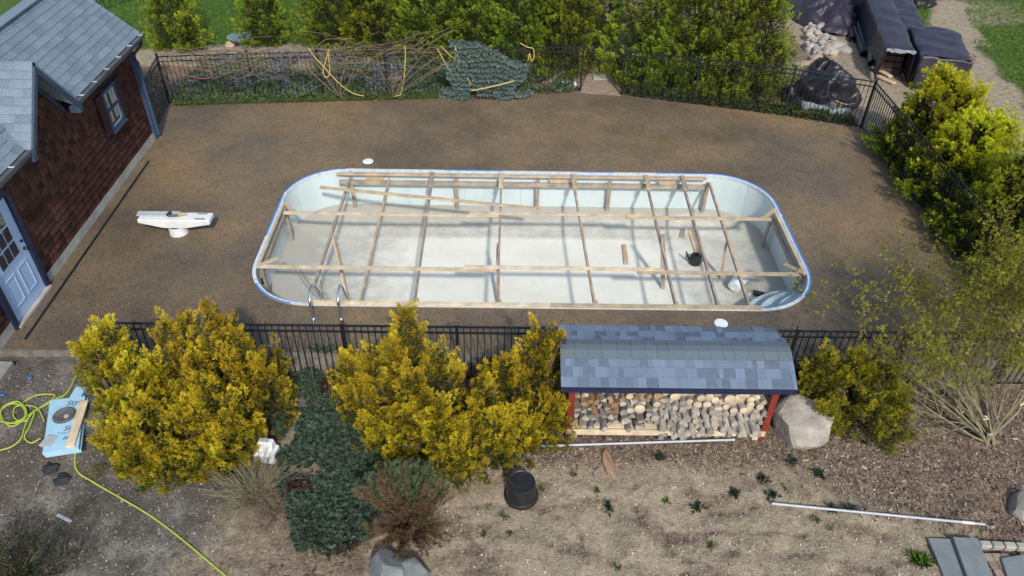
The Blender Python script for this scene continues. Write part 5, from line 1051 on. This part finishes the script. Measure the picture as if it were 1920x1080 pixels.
GR = [(0, 0, 1, .10), (0, .35, .8, .09), (0, -.4, .75, .09)]
scatter_leaves(22000, w_lawn, .12, (.065, .13, .018), (.15, .28, .036), 'lawn_grass', 'mown green lawn behind the back fence', GR, 'leaf', (0, 0, 1), .35)
def w_lawn2():
    x, y = random.uniform(12.6, 20), random.uniform(15, 29.5); d = dseg(x, y, DIRT); return (x, y, -.02) if d > .75+.5*noise.noise(V((x*.9, y*.9, 3))) and (x > 13.0 or y > 24.4) and (x > 13.6 or random.random() < .4) else None
scatter_leaves(20000, w_lawn2, .12, (.075, .125, .02), (.175, .27, .045), 'lawn_grass', 'mown lawn with worn edges beyond the tarp covered stacks', GR, 'leaf', (0, 0, 1), .35)
def w_right():
    x = random.uniform(3.3, 9.2); a = 20.0-(x-3.23)*.285; return (x, a+.05+random.random()*.5, random.uniform(0, .16))
scatter_leaves(2600, w_right, .10, (.03, .05, .018), (.09, .125, .04), 'hedge_foot_growth', 'leafy growth along the foot of the hedge right of the gate', F3)
# ------------------------------------------------------------------ bare vines on the back fence
vn = root('bare_vine', (-3.0, 19.8, 0), 'tangle of bare brown vine stems along the top of the back fence', 'vine'); rr = random.Random(3)
mb = MB()
for k in range(95):
    x = rr.uniform(-8.9, -2.2); L = rr.uniform(.6, 2.6); z = 1.28+rr.gauss(0, .10) if rr.random() < .62 else rr.uniform(.55, 1.2); pts_ = []
    s = rr.choice((-1, 1)); slope = rr.gauss(0, .12)
    for j in range(6):
        xx = x+s*L*j/5
        if not -9.0 < xx < -1.2: break
        pts_.append((xx, fy(xx)-.02+rr.gauss(0, .09), max(.1, z+slope*j*.5+rr.gauss(0, .07))))
    if len(pts_) > 2: mb.tube(catmull(pts_, 4), rr.uniform(.004, .009), 4, False)
for k in range(26):      # fan rising from the vine's foot
    x0_ = -4.45 if k % 2 else -3.05; xe = x0_+rr.gauss(0, 1.0); ze = rr.uniform(.8, 1.5); mb.tube(catmull([(x0_, fy(x0_)-.05, .02), (x0_+(xe-x0_)*.45+rr.gauss(0, .1), fy(x0_)-.12, ze*.55), (xe, fy(xe)-.03, ze)], 5), rr.uniform(.004, .010), 4, False)
mb.obj('stems', 'vine', vn)['kind'] = 'stuff'
vr = root('bare_vine', (-8.9, 18.6, 0), 'sparse bare vine stems on the short fence by the house corner', 'vine'); mb = MB()
for k in range(16): y = rr.uniform(17.6, 19.1); mb.tube(catmull([(-8.82, y, rr.uniform(.2, 1.1)), (-8.80, y+rr.uniform(.1, .4), rr.uniform(.5, 1.3)), (-8.86, min(19.2, y+rr.uniform(.4, .9)), rr.uniform(.6, 1.4))], 4), .008, 4, False)
mb.obj('stems', 'vine', vr)['kind'] = 'stuff'
mb = MB(); ring_ = [(-8.75, 1.10), (-8.3, 1.02), (-7.75, .92), (-7.62, .80), (-7.8, .70), (-8.2, .78), (-8.6, .95), (-8.78, 1.06)]
mb.tube(catmull([(x, fy(x)-.12, z) for x, z in ring_], 4), .014, 5); o = mb.obj('orange_cord', 'orange', None, True); tag(o, 'rusty orange cord hanging on the vines near the fence corner', 'cord')
# ropes
def Fp(x, y, dy=-.08):      # point on the plane of the back fence
    q = unY(x, y, 19.7); q = unY(x, y, fy(q[0])+dy); return V(q)
def rope(px, lab, r=.014, dy=-.1): return cable('yellow_rope', [Fp(x, y, dy) for x, y in px], r, 'rope', lab, 'rope', 'yellow ropes on the back fence', 6, 6)
rope([(577, 89), (590, 107), (606, 124), (622, 142), (640, 160), (662, 175), (682, 180)], 'long yellow rope slanting down from the fence top to the deck edge')
rope([(616, 92), (612, 110), (606, 132), (611, 145), (618, 138), (617, 115), (616, 94)], 'narrow hanging yellow rope loop left of the middle')
rope([(759, 85), (760, 110), (757, 150), (751, 178)], 'straight yellow rope hanging from a knot on the fence')
rope([(682, 184), (700, 188), (712, 186), (725, 187), (740, 181), (751, 178)], 'twisted pale rope lying at the foot of the fence')
rope([(820, 91), (838, 124), (857, 156)], 'left yellow rope bracing the blue spruce', .013, -.2); rope([(826, 86), (854, 111), (852, 85), (859, 110), (859, 156)], 'zigzag yellow rope tied to the fence left of the spruce', .012, -.18); rope([(876, 145), (883, 159)], 'short yellow rope end below the spruce branches', .013, -.35)
rope([(884, 170), (910, 165), (940, 158), (963, 152)], 'yellow rope slung under the blue spruce', .017, -.62); rope([(976, 81), (988, 88), (1000, 92), (1001, 108), (996, 114), (993, 100), (990, 114)], 'looped yellow rope at the right side of the spruce', .013, -.15)
# bird bath, stones, bag, gate path
p = G(452, 86); bb = root('bird_bath', p, 'shallow blue glass bird bath dish beyond the fence', 'bird bath'); MB().lathe([(.0, .16), (.12, .165), (.30, .24), (.36, .30), (.345, .305), (.28, .26), (.1, .19), (0, .185)], p, 28).obj('dish', 'clear_glass', bb, True); MB().lathe([(.13, 0), (.07, .05), (.06, .13), (.12, .165)], p, 16).obj('foot', 'steel', bb, True)
tag(blob('garden_stone', (.14, .12, .14), 'rock2', 4, 3, .3, mw=Matrix.Translation(G(432, 88)+V((0, 0, .06)))), 'tan stone beside the glass bird bath', 'stone')
p = G(1065, 166); tag(blob('white_bag', (.26, .13, .10), 'white_plastic', 8, 3, .35, 1.6, mw=Matrix.Translation(p+V((0, .12, .06)))), 'crumpled white bag behind the fence left of the gate gap', 'bag')
path = structure(MB().prism([(q[0], q[1]) for q in (un(1086, 174), un(1165, 180), un(1150, 128), un(1112, 118))], -.03, .006).obj('path', 'path_dirt')); path.name = 'path'
p = G(1123, 148); tag(MB().box((p.x, p.y, .03), (.36, .36, .05), None).obj('stepping_stone', 'edging', None, bevel=.01), 'square pale stepping stone on the path at the gate gap', 'stone')
tag(beam('old_timber', G(1139, 122)+V((0, 0, .12)), G(1166, 84)+V((0, 0, .22)), .24, .2, 'old_wood'), 'thick weathered timber lying in the dark gap of the hedge', 'timber'); tag(beam('old_timber', G(1108, 118)+V((0, 0, .05)), G(1158, 138)+V((0, 0, .05)), .12, .09, 'old_wood'), 'thin weathered timber across the path at the hedge gap', 'timber'); tag(beam('old_timber', G(1148, 128)+V((0, 0, .06)), G(1158, 160)+V((0, 0, .06)), .14, .1, 'dark_wood'), 'dark timber edging the right side of the gate path', 'timber')
# ------------------------------------------------------------------ rock pile
rr = random.Random(21); spots = []
for x, y, r_ in ((1535, 56, .26), (1522, 95, .28), (1545, 93, .25), (1567, 92, .34), (1580, 97, .27), (1530, 113, .24), (1510, 128, .34), (1555, 101, .26), (1518, 73, .2), (1534, 70, .22), (1547, 76, .22), (1560, 80, .22), (1513, 60, .18), (1528, 80, .18), (1568, 58, .17)): spots.append((x, y, r_))
while len(spots) < 74:
    y = rr.uniform(28, 108); x = rr.uniform(1510, 1560)+max(0, (80-y))*.22
    if x < 1556+(60-abs(y-60))*.3: spots.append((x, y, rr.uniform(.07, .15)))
for k, (x, y, r_) in enumerate(spots):
    p = G(x, y); big_ = r_ > .165; hz_ = .05 if big_ else rr.uniform(.05, .22); o = blob('rock', (r_, r_*rr.uniform(.7, .95), r_*rr.uniform(.55, .8)), 'rock%d' % rr.choice((0, 0, 1, 2, 3, 3)), k+50, 2, .3, 1.3, mw=Matrix.Translation((p.x, p.y, p.z+hz_)) @ Matrix.Rotation(rr.uniform(0, 6), 4, 'Z'))
    if k == 0: tag(o, 'pale tan rock weighing down the corner of the dark tarp', 'rock', 'fieldstones in the rock pile')
    else: tag(o, 'large rounded fieldstone at the front of the rock pile' if big_ else 'small fieldstone in the rock pile', 'rock', 'large fieldstones in the rock pile' if big_ else 'small fieldstones in the rock pile')
# ------------------------------------------------------------------ tarps
def tarp_sheet(name, prof_fn, nu, nv, mat, parent, seed, wr=.05, silver=None):
    vs = []
    for i in range(nu+1):
        for j in range(nv+1):
            q = V(prof_fn(i/nu, j/nv)); o_ = V((seed, seed*2, 0)); q += V((noise.noise(q*1.7+o_), noise.noise(q*1.9-o_), noise.noise(q*2.3+o_*2)))*wr+V((noise.noise(q*5+o_), noise.noise(q*5.5-o_), noise.noise(q*6+o_*2)))*wr*.4; vs.append(q)
    fs = [(i*(nv+1)+j, i*(nv+1)+j+1, (i+1)*(nv+1)+j+1, (i+1)*(nv+1)+j) for i in range(nu) for j in range(nv)]
    o = MB().add(vs, fs).obj(name, mat, parent, False); md = o.modifiers.new('t', 'SOLIDIFY'); md.thickness = .008; o.data.polygons.foreach_set('use_smooth', [True]*len(o.data.polygons)); return o
def lerp(a, b, t): return V(a)*(1-t)+V(b)*t
def covered_stack(lab, a, b, wd, h, seed, over=.06, open_front=True, slump=0.):
    """tarp over a long stack running a -> b (a is the near end)"""
    a, b = V(a), V(b); d = (b-a).normalized(); s = V((d.y, -d.x, 0)); R_ = root('tarp_covered_stack', a, lab, 'covered stack', 'tarp covered stacks')
    sec = [(-wd*.5-.05, .05), (-wd*.5-.02, h*.5), (-wd*.5, h*.96), (-wd*.42, h), (0, h+.03), (wd*.42, h), (wd*.5, h*.96), (wd*.5+.03, h*.5), (wd*.5+.08, .05)]
    def f(u, v):
        t = v*8; i = min(7, int(t)); k = t-i; c_ = [sec[i][m_]*(1-k)+sec[i+1][m_]*k for m_ in (0, 1)]; return lerp(a, b, u)+s*c_[0]+V((0, 0, c_[1]-slump*u*c_[1]/h))-d*over*(1-u)
    tarp_sheet('tarp', f, 26, 24, 'tarp', R_, seed, .05)
    m_ = 3
    for i in range(5):
        for j in range(3): c0 = a+d*.25+s*((j-1)*wd*.27)+V((0, 0, h*(.10+.19*i))); beam('board', c0+d*.35, c0+d*((b-a).length-.5), wd*.25, h*.15, 'dark_wood', R_, bevel=0)
    if not open_front: tarp_sheet('front_drape', lambda u, v: a-d*(over*1.05+.03*v)+s*(-wd*.5+wd*u)+V((0, 0, (h-.01)*(1-v)+.05*v)), 16, 12, 'tarp', R_, seed+5, .05)
    if open_front:
        e = MB(); pts_ = [a-d*over*1.05+s*(-wd*.5+wd*i/10)+V((0, 0, h*1.0+.01+random.uniform(-.02, .015))) for i in range(11)]
        e.add([p+V((0, 0, .0)) for p in pts_]+[p-d*.03-V((0, 0, random.uniform(.05, .11))) for p in pts_], [(i, i+1, 12+i, 11+i) for i in range(10)]); o = e.obj('tarp_hem', 'tarp_silver', R_); o.modifiers.new('t', 'SOLIDIFY').thickness = .006
    return R_, d, s
def top_at(x, y, z): return V(un(x, y, z))
A = top_at(1690, 92, 1.0); B_ = top_at(1650, -8, 1.0); A.z = B_.z = 0
covered_stack('long dark tarp covered stack with open near end beside the black pipes', A, B_+(B_-A)*.4, .78, 1.0, 3)
A = top_at(1716, 62, .75); B_ = top_at(1690, -5, .75); A.z = B_.z = 0; covered_stack('lower dark tarp covered stack behind the long one', A, B_+(B_-A)*.4, .72, .75, 6, open_front=False)
A = top_at(1776, 108, .95); B_ = top_at(1752, 52, .95); A.z = B_.z = 0; covered_stack('boxy dark tarp covered stack behind the wire cage, nearest the dirt path', A, B_, 1.35, .95, 9, open_front=False)
# front drape of the boxy stack + wire cage
cg_ = root('wire_cage', G(1775, 146), 'black wire cage standing in front of the boxy tarp covered stack', 'cage'); c0 = G(1738, 150); c1 = G(1812, 150); dp = V((-.1, .45, 0))
for z in np.linspace(.02, .72, 7):
    for a, b in ((c0, c1), (c1, c1+dp), (c0, c0+dp)): beam('wire', a+V((0, 0, z)), b+V((0, 0, z)), .008, .008, 'black_metal', cg_, bevel=0)
for t in np.linspace(0, 1, 15): a = c0.lerp(c1, t); beam('wire', a, a+V((0, 0, .72)), .008, .008, 'black_metal', cg_, bevel=0)
for t in np.linspace(.2, 1, 5): a = c1+dp*t; beam('wire', a, a+V((0, 0, .72)), .008, .008, 'black_metal', cg_, bevel=0)
# slumped tarp piles
def lump(name, lab, c, rx, ry, h, seed, mat='tarp', skirt=False):
    R_ = root('tarp_pile', c, lab, 'tarp', 'slumped tarps'); bm_ = 34
    def f(u, v):
        a = v*6.28318; r_ = 1-u; prof2 = (1-(r_)**2.6); x = rx*r_*(1+.12*math.sin(3*a+seed)); y = ry*r_*(1+.12*math.cos(2*a+seed)); return V(c)+V((x*math.cos(a), y*math.sin(a), h*prof2*(1+.15*math.sin(2*a+seed))))
    def g(u, v):
        q = f(u, v); k_ = (1-abs(noise.noise(q*2.1+V((seed, 0, 0)))))*.34+(1-abs(noise.noise(q*4.6+V((0, seed, 0)))))*.15-.33; return q+V((k_*.25, -k_*.55, k_*.9))*min(1, (1-u)*3)
    tarp_sheet('sheet', g, 34, 80, mat, R_, seed, .06); return R_
R_ = lump('tarp_pile', 'crumpled dark tarp heap right behind the back fence corner', V((8.75, 20.05, -.02)), 1.05, .95, .95, 4, 'tarp_dark')
tarp_sheet('silver_fold', lambda u, v: lerp((7.95, 19.0+.1*v, .05+.28*v), (8.75, 18.85+.12*v, .02+.30*v*(1-u*.5)), u), 10, 4, 'tarp_silver', R_, 12, .08); tarp_sheet('silver_fold', lambda u, v: lerp((8.6, 18.72+.1*v, .03+.25*v), (9.15, 18.65+.14*v, .05+.22*v), u), 8, 4, 'tarp_silver', R_, 17, .06)
cable('yellow_rope', [(8.75, 18.98, .42), (9.0, 18.9, .36), (9.25, 18.9, .38)], .012, 'rope', 'yellow rope tied round the crumpled tarp by the fence corner', 'rope', 'yellow ropes on the back fence')
R_ = lump('tarp_pile', 'smooth dark tarp draped over a pile beside the hedge, top of the rock pile', V((10.75, 26.9, -.02)), 1.15, 2.2, .85, 8)
tarp_sheet('silver_edge', lambda u, v: lerp(G(1560, 45)+V((0, 0, .35)), G(1542, 62)+V((0, 0, .12)), u)+V((.14*v, 0, -.05*v)), 8, 2, 'tarp_silver', R_, 2, .03)
p = G(1712, 16); R_ = lump('tarp_pile', 'shiny black plastic bundle beyond the covered stacks', p+V((.35, .5, 0)), .6, .6, .7, 11, 'tarp_black')
# black corrugated pipes
for k, px in enumerate((((1575, 2), (1590, 22), (1598, 48)), ((1583, -5), (1600, 30), (1612, 72), (1622, 106)), ((1570, 12), (1585, 45), (1592, 62), (1597, 80)), ((1590, -5), (1612, 35), (1626, 75), (1630, 132)), ((1594, 48), (1604, 72), (1614, 95), (1618, 108)))):
    pts_ = catmull([G(x, y)+V((0, 0, .10+(.12 if k in (0, 3) else 0))) for x, y in px], 26); rs = [.105+.008*(i % 2) for i in range(len(pts_))]
    tag(MB().tube(pts_, rs, 12, False).obj('corrugated_pipe', 'black_plastic', None, True), ('short top corrugated black pipe', 'corrugated black pipe second from the left', 'leftmost corrugated black pipe', 'longest corrugated black pipe, reaching to the tarp heap', 'middle corrugated black pipe ending near the straw')[k]+' beside the rock pile', 'pipe', 'black corrugated pipes')
for k, (a, b, z) in enumerate((((1633, 137), (1655, 134), .16), ((1640, 133), (1668, 150), .10), ((1645, 146), (1676, 160), .06))): loose('pale_plank', ('upper', 'middle', 'lowest')[k]+' pale plank behind the fence corner post', 'plank', G(*a)+V((0, 0, z)), G(*b)+V((0, 0, z)), .15, .05, 'pale_pine', 'pale planks by the fence corner')
tag(beam('thin_stake', G(1642, 130)+V((0, 0, .05)), G(1632, 96)+V((0, 0, .3)), .06, .05, 'brown_split'), 'reddish wooden stake leaning between pipes and covered stack', 'stake')
p = G(1678, 122); tag(MB().box((p.x, p.y, .1), (.42, .25, .12), Matrix.Identity(4)).obj('foam_block', 'foam', None, bevel=.01), 'pale blue foam block under the open end of the long stack', 'foam block')
bpy.context.view_layer.update()
